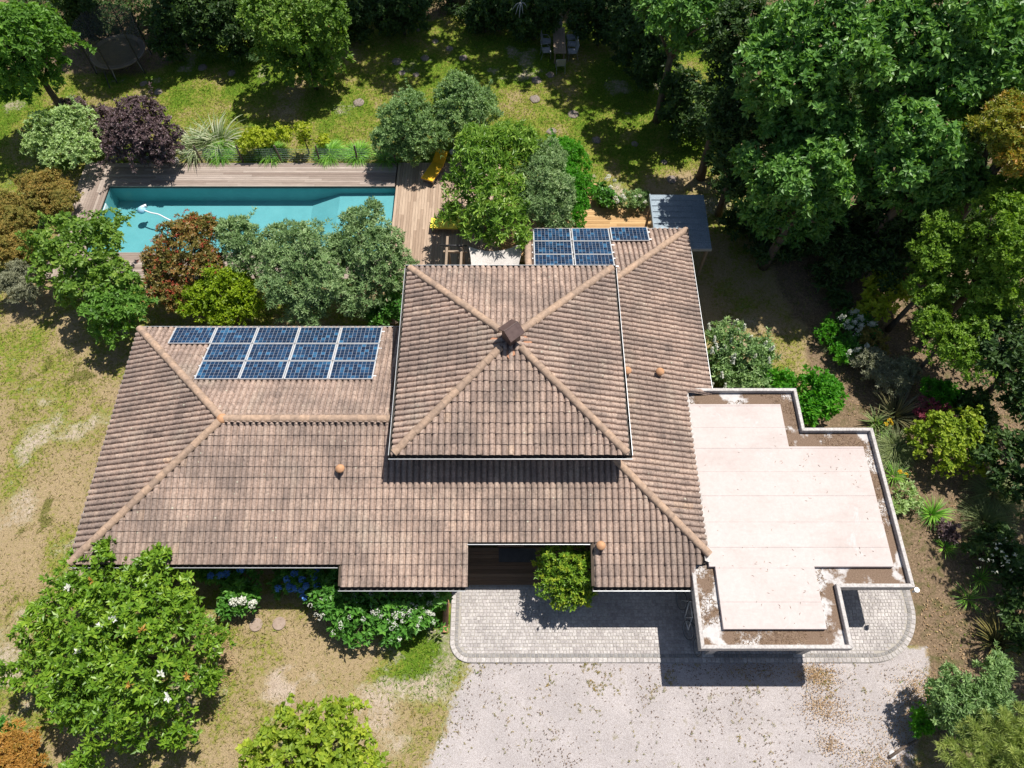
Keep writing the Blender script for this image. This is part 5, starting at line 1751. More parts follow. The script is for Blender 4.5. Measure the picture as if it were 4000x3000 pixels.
tallw('tall_tree', 'tall tree beyond the trampoline at the top left', -18.9, 38.9, 8.6, 2.6)

def sidew(label, x, y, z, r):
    return plant('shade_tree', label, 'tree', 'lime', [(x, y, z, r, r, r * .8), (x + r * .8, y + r * .5, z - .3, r * .7, r * .7, r * .5), (x - r * .3, y - r * .9, z - .5, r * .6, r * .6, r * .5)], 'trees beyond the right edge', world=True, dens=.5, trunk=.1)
sidew('airy tree beyond the right edge whose shade dapples the bed beside the flat roof', 19.8, 9.2, 5.6, 1.7)
sidew('airy tree beyond the right edge whose shade falls beside the golden phormium', 19.6, 5.2, 5.4, 1.6)
# --- top left
plant('sweetgum_tree', 'bright green star leaved tree in the top left corner', 'tree', 'maple',
      [(60, 130, 5.5, 130), (150, 110, 5, 105), (70, 270, 3.8, 110), (190, 270, 3, 95), (-60, 200, 5, 140), (60, 350, 2.6, 90), (120, 200, 4.4, 100), (230, 150, 3.4, 70)], None, trunk=.2)
plant('leafy_shrub', 'large grey green shrub at the top edge left of the sunny lawn strip', 'shrub', 'hazel',
      [(1150, 90, 4.0, 150), (1260, 40, 4.4, 110), (1040, 50, 4.4, 130), (1200, 150, 3.2, 90)], None, trunk=.12, leaf=.95, skirt=True)
DK = 'dark hedge plants along the top edge'
for i, (ls, lab) in enumerate((
    ([(300, 10, 2.6, 80), (250, -10, 3, 80)], 'dark hedge shrub between the corner tree and the trampoline net'),
    ([(660, 60, 2.6, 85), (640, 170, 1.2, 55)], 'dark shrub with olive tips right of the trampoline'),
    ([(800, 100, 2.0, 95), (760, 20, 3, 95)], 'dark hedge shrub right of the trampoline, second from it'),
    ([(930, 120, 2.0, 90), (900, 20, 3, 95)], 'dark hedge shrub at the left foot of the large grey green shrub'),
    ([(1380, 60, 1.6, 85), (1330, 10, 2.2, 80)], 'dark hedge shrub at the top of the sunny lawn strip'),
    ([(1520, 30, 1.6, 90), (1610, 10, 2, 90)], 'dark hedge shrub left of the thick trunk'),
    ([(1930, 30, 1.5, 90), (1860, 60, 1, 55)], 'dark hedge shrub right of the thick trunk'),
    ([(2060, 40, 1.8, 90), (2120, 10, 2.2, 90)], 'dark hedge shrub behind the far end of the garden table'),
    ([(2300, 20, 2.2, 100), (2400, 60, 2, 90)], 'dark hedge shrub right of the garden table'),
    ([(2500, 130, 2.6, 110), (2560, 230, 2, 90)], 'dark shrub at the foot of the wood, right of the garden table'),
    ([(2660, 350, 2.4, 90), (2690, 460, 1.8, 70)], 'dark shrub at the lawn corner of the wood'))):
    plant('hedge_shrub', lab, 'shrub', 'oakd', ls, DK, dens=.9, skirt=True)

# --- around the pool
plant('pale_shrub', 'pale mint green shrub at the left corner of the pool deck', 'shrub', 'mint',
      [(190, 510, 1.9, 95), (290, 500, 1.8, 95), (240, 590, 1.6, 95), (320, 590, 1.5, 75), (150, 570, 1.4, 60)], None, trunk=.06)
plant('purple_shrub', 'large dark purple shrub behind the pool deck', 'shrub', 'purple',
      [(540, 480, 2.2, 115), (600, 530, 1.8, 100), (500, 560, 1.6, 90), (620, 590, 1.2, 80)], None, trunk=.06)
plant('purple_shrub', 'small dark purple shrub between the pale shrub and the large purple one', 'shrub', 'purple',
      [(290, 430, 1.4, 55), (390, 460, 1.4, 60), (420, 520, 1.2, 60)], None, trunk=.05)
plant('yellow_shrub', 'yellow green shrub on the fence, second plant left of the grey green bush', 'shrub', 'vine',
      [(990, 545, .9, 50), (960, 570, .7, 35), (1050, 545, .8, 42)], None, trunk=.04)
plant('yellow_shrub', 'taller yellow green vine on the fence nearest the grey green bush', 'shrub', 'vine',
      [(1120, 530, 1.0, 42), (1180, 505, 1.5, 34), (1190, 545, 1.0, 36), (1260, 550, .8, 28)], None, trunk=.04)
clump('variegated_reed', 'tall white striped reed left on the pool fence', 'reed', 770, 585, 'reed', 110, 1.5, .07, .9, 1.1, 'reeds by the fence', rad=.5)
clump('variegated_reed', 'tall white striped reed behind the dark grass tuft on the fence', 'reed', 850, 555, 'reed', 120, 1.6, .07, .9, 1.0, 'reeds by the fence', rad=.5)
GR_ = 'fountain grasses on the pool fence'
clump('fountain_grass', 'round green fountain grass in front of the white striped reed', 'grass', 868, 605, 'gblade', 420, .9, .03, 1.0, 1.3, GR_, rad=.25)
clump('fountain_grass', 'green fountain grass in the middle of the pool fence', 'grass', 1065, 605, 'gblade', 420, .85, .03, 1.0, 1.2, GR_, rad=.3)
clump('fountain_grass', 'wide green fountain grass under the yellow vine on the fence', 'grass', 1290, 605, 'gblade', 480, .9, .03, 1.0, 1.3, GR_, rad=.3)
clump('fountain_grass', 'green fountain grass at the foot of the grey green bush', 'grass', 1400, 605, 'gblade', 420, .85, .03, 1.0, 1.3, GR_, rad=.3)
clump('fountain_grass', 'dark strappy plant right of the last fence post', 'grass', 1510, 620, 'gblade', 200, .8, .03, 1.1, 1.2, GR_, rad=.3)
plant('grey_green_bush', 'wide grey green bush behind the right end of the pool deck', 'shrub', 'olive2',
      [(1600, 470, 2.2, 120), (1530, 540, 1.6, 85), (1680, 540, 1.9, 95), (1600, 580, 1.3, 70)], None, trunk=.07)
plant('grey_green_bush', 'tall pointed grey green bush behind the yellow lounger', 'shrub', 'olive2',
      [(1800, 390, 2.8, 100), (1790, 330, 3.4, 55), (1850, 450, 2.4, 95), (1760, 480, 2.2, 90), (1880, 400, 2.6, 60)], None, trunk=.07)
plant('large_leafed_tree', 'round tree of large pointed glossy leaves beside the yellow loungers', 'tree', 'loquat',
      [(1880, 620, 3.8, 130), (1990, 580, 3.6, 110), (1820, 740, 3.2, 105), (1930, 780, 3.4, 140), (1880, 880, 2.9, 100), (1990, 900, 2.9, 90), (1785, 850, 2.4, 60), (1860, 560, 3.6, 75)], None, trunk=.11)
plant('olive_tree', 'grey olive tree behind the rear wing, right of the large leafed tree', 'tree', 'olive',
      [(2100, 690, 3.2, 110), (2150, 770, 3.0, 110), (2080, 800, 2.8, 95), (2130, 620, 3, 80), (2170, 850, 2.4, 75)], 'olive trees', trunk=.1)
plant('bright_bush', 'bright green rounded bush behind the grey olive, left of the rear deck', 'shrub', 'bright',
      [(2220, 640, 2.3, 90), (2240, 740, 2.2, 90), (2180, 590, 2.2, 65), (2240, 820, 1.9, 75)], None, trunk=.07)
# white flowers by the rear deck
def wf(pts, n=18, s=.09, mat='white', nm='flowers', L=.06):
    def f(r, S_):
        flower_part(r, nm, [W(*p) for p in pts], n, s, mat, L=L, w=L * .85)
    return f
plant('peony_bush', 'leafy bush with white blooms beside the rear deck', 'shrub', 'hydr', [(2360, 775, .5, 45), (2390, 790, .5, 40), (2350, 740, .4, 30)], None, dens=1.0,
      extra=wf([(2405, 775, 1.05), (2410, 785, .95), (2430, 765, 1.0), (2370, 700, 1.0), (2378, 690, 1.0)]))
plant('peony_bush', 'loose bush with scattered white blooms next to the blue grey shelter', 'shrub', 'olive2', [(2450, 785, .5, 45), (2500, 780, .5, 45)], None, dens=.8,
      extra=wf([(2500, 765, 1.0), (2480, 770, .9), (2520, 790, .8), (2440, 775, .95), (2385, 730, .9), (2400, 705, .9)], s=.06))

# --- belt between pool and left wing
plant('rust_shrub', 'rust brown shrub left of the pool, below the pale shrub', 'shrub', 'rust', [(190, 740, 1.0, 85), (240, 790, .9, 70), (150, 790, 1, 70), (120, 720, .8, 50)], None)
plant('rust_shrub', 'rust and yellow shrub at the left picture edge', 'shrub', 'rust', [(60, 880, 1.2, 90), (20, 980, 1.2, 80), (100, 960, 1.2, 70), (30, 800, .8, 60)], None)
plant('silver_shrub', 'silver grey shrub at the left picture edge above the lawn', 'shrub', 'silver', [(70, 1080, 1.2, 65), (100, 1130, 1, 60), (30, 1110, 1, 50)], None)
clump('variegated_reed', 'pale reed leaning out of the rust shrub at the left edge', 'reed', 40, 850, 'reed', 60, 1.3, .06, 1.0, 1.2, 'reeds by the fence', rad=.3)
plant('hazel_bush', 'large dark green hazel bush at the left end of the planting belt', 'shrub', 'hazel',
      [(330, 980, 2.8, 150), (230, 930, 2.6, 110), (420, 900, 2.6, 90), (420, 1090, 2.4, 110), (320, 1110, 2.2, 110), (200, 1040, 2.2, 90)], None, trunk=.08)
plant('broadleaf_bush', 'mid green broadleaf bush overhanging the corner of the left wing roof', 'shrub', 'maple',
      [(430, 1200, 2.2, 100), (500, 1190, 2.2, 80), (440, 1290, 1.5, 75), (500, 1120, 2.2, 70)], None, trunk=.07, leaf=.9)
def redtips(r, S_):
    P = np.array([s[:3] + np.array([0, 0, s[5] * .95]) for s in S_ if s[3] < 1.0])
    P = np.repeat(P, 4, 0) + rng.normal(0, .22, (len(P) * 4, 3))
    v, t, c = leafcloud(P, np.tile([0, 0, 1.0], (len(P), 1)), 5, .11, .04, .8, .3, .1)
    link(bpy.data.objects.new('red_shoots', np_mesh('red_shoots', v, t, LM['redtip'], c)), r)
plant('photinia_bush', 'red and green photinia bush overlapping the pool', 'shrub', 'photinia',
      [(720, 960, 2.6, 120), (650, 1040, 2.3, 100), (790, 900, 2.6, 75), (800, 1040, 2.2, 80), (640, 1140, 1.8, 80), (700, 1160, 1.6, 70)], None, trunk=.08, extra=redtips)
plant('chartreuse_bush', 'vivid yellow green bush above the left solar panels', 'shrub', 'chartreuse',
      [(870, 1130, 1.8, 110), (780, 1180, 1.6, 85), (950, 1130, 1.8, 75), (870, 1220, 1.3, 75), (960, 1210, 1.3, 70)], None, trunk=.07)
plant('olive_tree', 'small olive tree at the pool edge between photinia and the big olive', 'tree', 'olive',
      [(940, 930, 2.8, 90), (960, 1000, 2.4, 80), (900, 900, 2.8, 55)], 'olive trees', trunk=.08)
plant('olive_tree', 'large round olive tree in the middle of the planting belt', 'tree', 'olive',
      [(1180, 1010, 3.4, 150), (1120, 1100, 3, 120), (1260, 1100, 3, 130), (1100, 960, 3, 90), (1200, 1200, 2.2, 100), (1310, 1010, 3, 100)], 'olive trees', trunk=.12)
plant('olive_tree', 'tall olive tree with open crown at the right end of the pool', 'tree', 'olive',
      [(1450, 960, 3.6, 120), (1390, 860, 4, 60), (1450, 830, 4, 55), (1520, 1010, 3.2, 95), (1380, 960, 3.4, 90), (1480, 1100, 2.6, 100), (1400, 1160, 2.4, 90)], 'olive trees', trunk=.12, dens=.9)
plant('laurel_bush', 'low glossy bush squeezed beside the left side of the tower roof', 'shrub', 'hydr', [(1530, 1210, 1.4, 70), (1480, 1240, 1.2, 60), (1540, 1130, 1.2, 50)], None)

# --- front garden
def magfl(r, S_):
    pts = [W(px, py, z) for px, py, z in ((262, 2300, 3.8), (398, 2440, 4.6), (310, 2542, 4.4), (840, 2530, 2.6), (630, 2635, 4.4), (655, 2725, 4), (440, 2418, 4.6), (215, 2770, 3.2))]
    P = np.array(pts)
    v, t, c = leafcloud(P, np.tile([0, 0, 1.0], (len(P), 1)), 8, .17, .1, 1.1, .2, -.1)
    link(bpy.data.objects.new('blossom', np_mesh('blossom', v, t, LM['white'], c)), r)
    pts = [W(px, py, z) for px, py, z in ((147, 2475, 3), (228, 2485, 3.4), (555, 2460, 4.4), (505, 2675, 4.5), (730, 2640, 3.5), (360, 2270, 3.8))]
    P = np.array(pts)
    v, t, c = leafcloud(P, np.tile([0, 0, 1.0], (len(P), 1)), 8, .16, .07, 1.1, .2, .1)
    link(bpy.data.objects.new('withered_blossom', np_mesh('withered_blossom', v, t, LM['orange'], c)), r)
plant('magnolia_tree', 'large glossy leaved magnolia tree with white blossoms at the lower left', 'tree', 'magnolia',
      [(420, 2480, 3.6, 220), (300, 2420, 3.0, 180), (560, 2360, 3.0, 170), (650, 2520, 2.9, 190), (520, 2680, 3.1, 200), (340, 2640, 3.0, 190), (210, 2600, 2.3, 130),
       (690, 2680, 2.4, 120), (430, 2260, 2.6, 100), (330, 2220, 2.2, 90), (610, 2180, 2.8, 45), (420, 2140, 2.8, 40), (690, 2300, 2.2, 90), (740, 2400, 2.2, 80), (850, 2510, 2.0, 60), (820, 2650, 1.9, 50), (520, 2840, 2.0, 90), (700, 2860, 1.7, 75), (330, 2780, 2.1, 95), (130, 2480, 2.0, 75), (70, 2640, 1.8, 60), (350, 2970, 1.5, 75), (290, 3010, 1.5, 60)],
      None, trunk=.14, extra=magfl)
plant('linden_tree', 'yellow green round leaved tree at the bottom edge', 'tree', 'linden',
      [(1180, 2880, 3.4, 150), (1320, 2900, 3.4, 150), (1060, 2960, 3.2, 130), (1230, 3000, 3.6, 170), (1420, 2990, 3, 110), (1340, 2790, 2.8, 70), (1000, 3050, 3, 120), (1120, 3100, 3.4, 180)], None, trunk=.12)
plant('orange_shrub', 'orange and rust coloured shrub in the bottom left corner', 'shrub', 'orange', [(50, 2920, 1.2, 95), (0, 2980, 1.3, 90), (100, 3000, 1.0, 70)], None)
plant('green_shrub', 'small green shrub above the orange shrub at the left edge', 'shrub', 'hydr', [(15, 2850, .8, 45)], None)
HY = 'hydrangeas under the front eaves'
plant('hydrangea_bush', 'hydrangea with white and cream heads beside the magnolia', 'shrub', 'hydr', [(900, 2320, .7, 65), (950, 2330, .7, 60), (900, 2370, .5, 45), (970, 2360, .5, 45)], HY,
      extra=wf([(946, 2348, 1.15), (912, 2350, 1.05), (988, 2360, 1.0)], 30, .12, 'white', L=.07))
plant('hydrangea_bush', 'blue hydrangea in the shade of the left wing eave, left one', 'shrub', 'hydr', [(850, 2230, .7, 55), (800, 2225, .6, 45), (960, 2245, .6, 50)], HY, dens=.9,
      extra=wf([(822, 2250, 1.1), (858, 2248, 1.2), (885, 2240, 1.1), (940, 2225, 1.2)], 28, .1, 'blue', L=.06))
plant('hydrangea_bush', 'blue hydrangea in the shade of the left wing eave, right one', 'shrub', 'hydr', [(1140, 2270, .6, 55), (1190, 2250, .7, 60), (1100, 2280, .5, 40), (1200, 2320, .4, 40)], HY, dens=.9,
      extra=wf([(1120, 2263, 1.0), (1150, 2240, 1.1), (1180, 2262, 1.1), (1220, 2220, 1.3), (1235, 2225, 1.3), (1228, 2250, 1.25), (1130, 2288, .9), (1155, 2298, .9), (1180, 2302, .9), (1195, 2290, 1.0), (1185, 2332, .7), (1087, 2298, .8), (1240, 2290, 1.1), (1135, 2300, .9)], 28, .1, 'blue', L=.06))
def hyd(r, S_):
    pts = []
    for (cx, cy, n, sp) in ((1560, 2390, 16, 40), (1640, 2400, 18, 45), (1330, 2410, 6, 50), (1680, 2330, 10, 40), (1250, 2360, 6, 40), (1600, 2440, 8, 50), (1450, 2400, 5, 90), (1380, 2330, 4, 80), (1340, 2360, 3, 70)):
        for _ in range(n):
            px, py = random.gauss(cx, sp), random.gauss(cy, sp * .6)
            pts.append(W(px, py, 1.32))
    flower_part(r, 'flower_heads', pts, 12, .07, 'white', L=.035, w=.03, k=4)
plant('hydrangea_bush', 'large spreading hydrangea with lacy white heads in front of the roof extension', 'shrub', 'hydr',
      [(1300, 2330, .95, 85), (1400, 2370, .95, 95), (1510, 2370, .95, 95), (1610, 2380, .9, 90), (1680, 2330, .8, 75), (1400, 2450, .6, 80), (1540, 2450, .6, 80), (1280, 2270, 1.0, 60), (1330, 2430, .6, 60)], HY, extra=hyd, leaf=1.1)
def camf(r, S_):
    P = np.array([s[:3] + np.array([0, 0, s[5]]) for s in S_[::2]]); P = np.repeat(P, 4, 0) + rng.normal(0, .12, (len(P) * 4, 3))
    v, t, c = leafcloud(P, np.tile([0, 0, 1.0], (len(P), 1)), 6, .12, .06, .9, .3, .1)
    link(bpy.data.objects.new('young_leaves', np_mesh('young_leaves', v, t, LM['linden'], c)), r)
plant('camellia_bush', 'glossy camellia bush growing through the notch of the front roof', 'shrub', 'magnolia',
      [(2180, 2190, 2.0, 70), (2240, 2230, 1.9, 75), (2150, 2270, 1.6, 65), (2230, 2310, 1.4, 65), (2280, 2180, 1.7, 50), (2130, 2190, 1.3, 45), (2200, 2150, 1.9, 40), (2280, 2290, 1.2, 50), (2200, 2340, 1.2, 45), (2270, 2330, 1.0, 40)], None, trunk=.06, leaf=.62, extra=camf)

# --- right-hand garden bed
def budd(r, S_):
    pts, ds = [], []
    for px, py in ((2865, 1250), (2905, 1270), (2870, 1285), (2770, 1270), (2850, 1320), (2800, 1340), (2920, 1310), (2835, 1350), (2880, 1340), (2860, 1380), (2860, 1400), (3010, 1350), (3005, 1400), (2780, 1360), (2820, 1455), (2775, 1500), (2830, 1505), (2790, 1320), (2940, 1390), (2980, 1340)):
        pts.append(W(px, py + 18, 2.1)); d = np.array([random.uniform(-.4, .4), random.uniform(0, .6), 1.0]); ds.append(d / np.linalg.norm(d))
    spikes_part(r, 'flower_spikes', pts, ds, .3, .05, 'white')
plant('buddleia_bush', 'grey green buddleia with white flower spikes beside the right eave', 'shrub', 'olive2',
      [(2850, 1340, 1.7, 95), (2920, 1390, 1.6, 90), (2830, 1430, 1.4, 85), (2910, 1470, 1.2, 85), (2980, 1380, 1.2, 55)], None, extra=budd, leaf=1.3)
plant('viburnum_bush', 'bright green bush right of the buddleia above the flat roof', 'shrub', 'bright',
      [(3010, 1490, 1.0, 70), (3060, 1500, .9, 50)], None, leaf=1.6)
plant('viburnum_bush', 'bright green bush inside the corner of the flat roof', 'shrub', 'bright',
      [(3170, 1510, 1.1, 80), (3210, 1570, 1.0, 75), (3150, 1600, .9, 65), (3240, 1520, .9, 50)], None, leaf=1.8)
def whiteb(r, S_):
    pts, ds = [], []
    for px, py in ((3280, 1240), (3320, 1220), (3350, 1240), (3300, 1270), (3340, 1260), (3365, 1250), (3400, 1270), (3415, 1265), (3345, 1300), (3310, 1280), (3385, 1350), (3340, 1370), (3315, 1385), (3330, 1215), (3360, 1270)):
        pts.append(W(px, py, .95)); ds.append(norm(np.array([random.uniform(-.6, .6), random.uniform(-.6, .2), .7])))
    spikes_part(r, 'flower_panicles', pts, ds, .3, .11, 'white')
plant('oakleaf_hydrangea', 'oakleaf hydrangea with large white panicles in the right garden bed', 'shrub', 'hydr', [(3320, 1250, .5, 50), (3370, 1270, .5, 50), (3310, 1340, .5, 40), (3390, 1320, .5, 50), (3340, 1380, .4, 45)], None, extra=whiteb)
plant('yellow_leaved_shrub', 'tall yellow green large leaved shrub in the right garden bed', 'shrub', 'vine', [(3450, 1100, 1.6, 60), (3430, 1160, 1.4, 60), (3460, 1200, 1.2, 55), (3510, 1150, 1.3, 40), (3400, 1190, 1.0, 40)], None, leaf=1.6)
plant('round_bush', 'low round green bush at the edge of the dry lawn patch', 'shrub', 'bright', [(3230, 1300, .5, 48)], None)
plant('round_bush', 'low green bush below the white panicles', 'shrub', 'bright', [(3290, 1380, .5, 48), (3260, 1270, .3, 25)], None)
plant('ochre_shrub', 'ochre green shrub right of the white panicles', 'shrub', 'rust', [(3400, 1320, .7, 50), (3440, 1350, .6, 40)], None, leaf=1.5)
plant('silver_shrub', 'wide blue grey shrub in the middle of the right garden bed', 'shrub', 'silver', [(3480, 1470, .8, 85), (3400, 1420, .8, 70), (3540, 1440, .7, 55)], None, dens=.7, leaf=1.2)
plant('box_bush', 'clipped bright green box bush behind the crimson maple', 'shrub', 'bright', [(3640, 1530, .9, 55), (3695, 1540, .9, 55), (3680, 1580, .7, 50)], None, leaf=1.2)
plant('crimson_maple', 'small crimson red leaved maple in the right garden bed', 'shrub', 'maroon', [(3640, 1590, .8, 48), (3680, 1610, .7, 42), (3600, 1610, .6, 35)], None)
plant('dark_green_bush', 'dark green bush right of the clipped box bush', 'shrub', 'oakd', [(3800, 1580, .9, 70), (3840, 1640, .8, 50)], None)
plant('yellow_green_bush', 'large yellow green bush at the right of the flat roof', 'shrub', 'linden', [(3660, 1700, 1.2, 100), (3760, 1690, 1.2, 95), (3820, 1750, 1.1, 80), (3700, 1780, 1.0, 85), (3600, 1730, 1.0, 65), (3790, 1820, .8, 55)], None, leaf=.8)
clump('phormium', 'dark bronze sword leaved phormium near the corner of the flat roof', 'plant', 3490, 1630, 'phorm', 110, 1.35, .07, .95, .45, 'sword leaved plants', rad=.15)
clump('phormium', 'golden striped phormium at the lower right', 'plant', 3890, 2510, 'phormy', 110, 1.15, .06, 1.1, .55, 'sword leaved plants', rad=.15)
def yfl(r, c):
    flower_part(r, 'flowers', [(c.x + random.uniform(-.25, .25), c.y + random.uniform(-.2, .2), .62) for _ in range(3)], 8, .06, 'yellowf', L=.06, w=.04)
clump('agave', 'broad grey green strappy plant left of the bronze phormium', 'plant', 3420, 1650, 'gpale', 30, .8, .1, 1.1, .5, rad=.12)
clump('daylily', 'strappy daylily with yellow flowers at the flat roof corner', 'plant', 3432, 1680, 'gblade', 60, .6, .03, 1.0, .9, 'daylilies', extra=yfl)
clump('daylily', 'strappy daylily with yellow flowers lower along the flat roof', 'plant', 3490, 1860, 'gblade', 70, .65, .03, 1.0, .9, 'daylilies', extra=yfl)
clump('feather_grass', 'pale feathery grass right beside the flat roof parapet', 'grass', 3490, 1750, 'gpale', 480, .95, .022, 1.0, 1.3, 'ornamental grasses on the right', rad=.25)
clump('feather_grass', 'pale feathery grass below the first one by the parapet', 'grass', 3480, 1790, 'gpale', 350, .8, .022, 1.0, 1.3, 'ornamental grasses on the right', rad=.2)
clump('feather_grass', 'wide grey green grass at the right edge, upper one', 'grass', 3880, 1930, 'gpale', 520, 1.1, .022, 1.0, 1.2, 'ornamental grasses on the right', rad=.4)
clump('feather_grass', 'wide grey green grass at the right edge, lower one', 'grass', 3850, 2040, 'gpale', 480, 1.0, .022, 1.0, 1.2, 'ornamental grasses on the right', rad=.4)
clump('feather_grass', 'small tawny grass below the low round green bush', 'grass', 3240, 1350, 'gpale', 400, .5, .008, 1.0, 1.2, 'ornamental grasses on the right', rad=.15)
clump('iris', 'bright green iris clump beside the right parapet', 'plant', 3640, 2010, 'gblade', 120, .8, .035, 1.0, .8, 'iris clumps')
clump('iris', 'small green iris clump below the maroon heuchera', 'plant', 3690, 2140, 'gblade', 50, .5, .03, 1.0, .8, 'iris clumps')
clump('iris', 'green iris clump at the right, beside the dark rounded shrubs', 'plant', 3830, 2260, 'gblade', 60, .6, .03, 1.0, .8, 'iris clumps')
clump('iris', 'loose green iris clump right of the carport paving', 'plant', 3780, 2340, 'gblade', 60, .7, .02, 1.0, 1.0, 'iris clumps')
plant('heuchera', 'low dark maroon leaved plant below the bright iris', 'plant', 'purple', [(3690, 2070, .3, 38), (3710, 2090, .3, 30)], None, leaf=.9)
plant('rue_bush', 'thin grey green bush along the parapet, above the bright iris', 'shrub', 'mint', [(3530, 1920, .5, 50), (3560, 1960, .4, 40), (3510, 1970, .4, 40)], None, dens=.6)
plant('rose_bush', 'dark green bush with small white flowers at the right edge', 'shrub', 'oakd', [(3860, 2150, .8, 75), (3930, 2180, .8, 75), (3970, 2250, .8, 70), (3900, 2090, .7, 50)], None,
      extra=wf([(random.gauss(3910, 60), random.gauss(2180, 40), 1.5) for _ in range(22)], 3, .04, 'white', L=.05))
plant('dark_green_bush', 'dark green bush at the right edge below the white flowered bush', 'shrub', 'oakd', [(3970, 2380, .9, 80), (3990, 2480, .9, 70)], None)
plant('laurel_bush', 'dense mid green bush at the lower right beside the gravel', 'shrub', 'olive2',
      [(3720, 2700, 1.9, 95), (3800, 2740, 1.9, 100), (3880, 2660, 1.8, 80), (3760, 2810, 1.6, 90), (3690, 2780, 1.4, 65), (3900, 2600, 1.6, 50), (3860, 2800, 1.6, 80)], None, leaf=1.0)
plant('bright_bush', 'small bright green bush at the edge of the dry leaves, lower right', 'shrub', 'bright', [(3610, 2800, .8, 50), (3640, 2740, .7, 40), (3600, 2840, .6, 40)], None, leaf=1.3)
# long needled pine in the lower right corner
def pine():
    r = empty('pine_tree', (15.6, .9, 0)); tag(r, 'long needled pine in the lower right corner', 'tree')
    tips = []
    mb = MB()
    top = Vector((16.0, 0.3, 3.4))
    mb.tube([(16.0, .3, -.05), (16.0, .32, 1.8), top], [.13, .1, .06], 8)
    for (px, py, z) in ((3700, 2890, 2.2), (3760, 2850, 2.4), (3690, 2960, 2.3), (3790, 2920, 2.6), (3860, 2830, 2.7), (3920, 2790, 2.8), (3980, 2760, 2.8), (3880, 2920, 2.9), (3960, 2870, 3.1), (4010, 2900, 3.2), (3830, 2980, 2.8), (3740, 3010, 2.4), (3920, 2980, 3.2), (3990, 2960, 3.4), (3780, 2820, 2.2), (4040, 2820, 3), (4000, 3020, 3.4), (3880, 3040, 3.2)):
        t = W(px, py, z)
        st = Vector((16.0, .3, random.uniform(1.4, 3.0)))
        m = st.lerp(t, .55) + Vector((0, 0, .15))
        mb.tube([st, m, t], [.035, .02, .008], 5)
        for q in np.linspace(.35, 1, 9):
            c = m.lerp(t, (q - .35) / .65) if q > .35 else m
            for _ in range(2): tips.append((c + Vector((random.gauss(0, .05), random.gauss(0, .05), random.gauss(0, .04))), (t - st).normalized()))
        for _ in range(4):
            s2 = m.lerp(t, random.uniform(.1, .7)); e = s2 + Vector((random.gauss(0, .28), random.gauss(0, .28), random.uniform(.05, .3)))
            mb.tube([s2, e], [.012, .006], 4)
            for q in np.linspace(.3, 1, 5): tips.append((s2.lerp(e, q), (e - s2).normalized()))
    mb.obj('trunk', M['bark'], r, True)
    P = np.array([t[0] for t in tips]); A = np.array([t[1] for t in tips])
    v, t, c = leafcloud(P, A, 30, .24, .018, .8, .3, .05, .3)
    link(bpy.data.objects.new('needles', np_mesh('needles', v, t, LM['pine'], c)), r)
pine()
# bare dead branch at the top edge
mb = MB(); a = W(2035, 10, 2.6)
for dx, dy in ((-.3, -.9), (.1, -.8), (-.5, -.5), (.35, -.3), (-.1, -1.2)):
    mb.tube([a, a + Vector((dx * .5, dy * .4, .05)), a + Vector((dx, dy, -.1))], [.035, .025, .01], 5)
mb.tube([a, a + Vector((.3, 1.6, .6)), a + Vector((.4, 2.4, .4))], [.035, .05, .06], 6)
mb.tube([a + Vector((.4, 2.4, .4)), (a.x + .4, a.y + 2.6, -.05)], [.06, .09], 6)
o = mb.obj('dead_branch', M['stone'], None, True); tag(o, 'pale bare branch at the top edge behind the lawn', 'branch')
# low ferns and ivy ground cover along the shaded edges
def cover(name, label, n, fn, mat, L, w, k=5):
    P = fn(n)
    v, t, c = leafcloud(P, np.tile([0, 0, 1.0], (len(P), 1)), k, L, w, 1.2, .2, .15, .4)
    NTRI[0] += len(t)
    o = link(bpy.data.objects.new(name, np_mesh(name, v, t, mat, c))); tag(o, label, None, None, 'stuff')
def band_top(n):
    x = rng.uniform(-30, 13, n); y = rng.uniform(37.8, 46, n)
    ok = (y > 39.3 + (fbm(x, y, 2.5, 31) - .5) * 4) | ((x < -16) & (y > 36.5 + (fbm(x, y, 2, 37) - .5) * 4) & (np.hypot(x + 22, y - 35.7) > 2.2))
    x, y = x[ok], y[ok]
    return np.stack([x, y, rng.uniform(.05, .6, len(x))], -1)
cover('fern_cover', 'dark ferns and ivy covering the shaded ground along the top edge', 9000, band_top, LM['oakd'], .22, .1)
def band_right(n):
    x = rng.uniform(10.5, 34, n); y = rng.uniform(14, 46, n)
    d = fbm(x, y, 3, 41)
    ok = (x > 13.4 - .04 * (y - 20) + (d - .5) * 5) & ((y > 21) | (x > 18)) & (d > .42)
    x, y = x[ok], y[ok]
    return np.stack([x, y, rng.uniform(.03, .45, len(x))], -1)
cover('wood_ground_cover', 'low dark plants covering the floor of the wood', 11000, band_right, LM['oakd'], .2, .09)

# ------------------------------------------------------------------ lawn blades, fallen leaves
def allowed(x, y):
    ok = ~((x > XL - .1) & (x < 7.9) & (y > 7.2) & (y < 16.2)) & ~((x > POOL[0] - 1.7) & (x < -.5) & (y > 20.5) & (y < 28.1)) & ~((x > -.6) & (x < 9) & (y > 17) & (y < 25))
    ok &= ~((x > -2.5) & (x < 15) & (y > 3.7) & (y < 13.5)) & ~((x > -6) & (x < 7) & (y > 6) & (y < 8))
    vis = np.abs(x) < (17.5 + (y - .45) * .345)
    return ok & vis
def lawn(n):
    y = -1 + 43 * rng.random(n) ** 1.15; x = rng.uniform(-31, 31, n)
    gr, g, ba, mu, mo = masks(x, y)
    dens = (1 - gr) * (.22 + .9 * g) * (1 - .85 * ba) * (1 - .75 * mu) + mo * .6 + .035 * gr * (fbm(x, y, .5, 55) > .6)
    ok = allowed(x, y) & (rng.random(n) < dens)
    return x[ok], y[ok], g[ok], mo[ok], gr[ok]
x, y, g, mo, gr = lawn(620000)
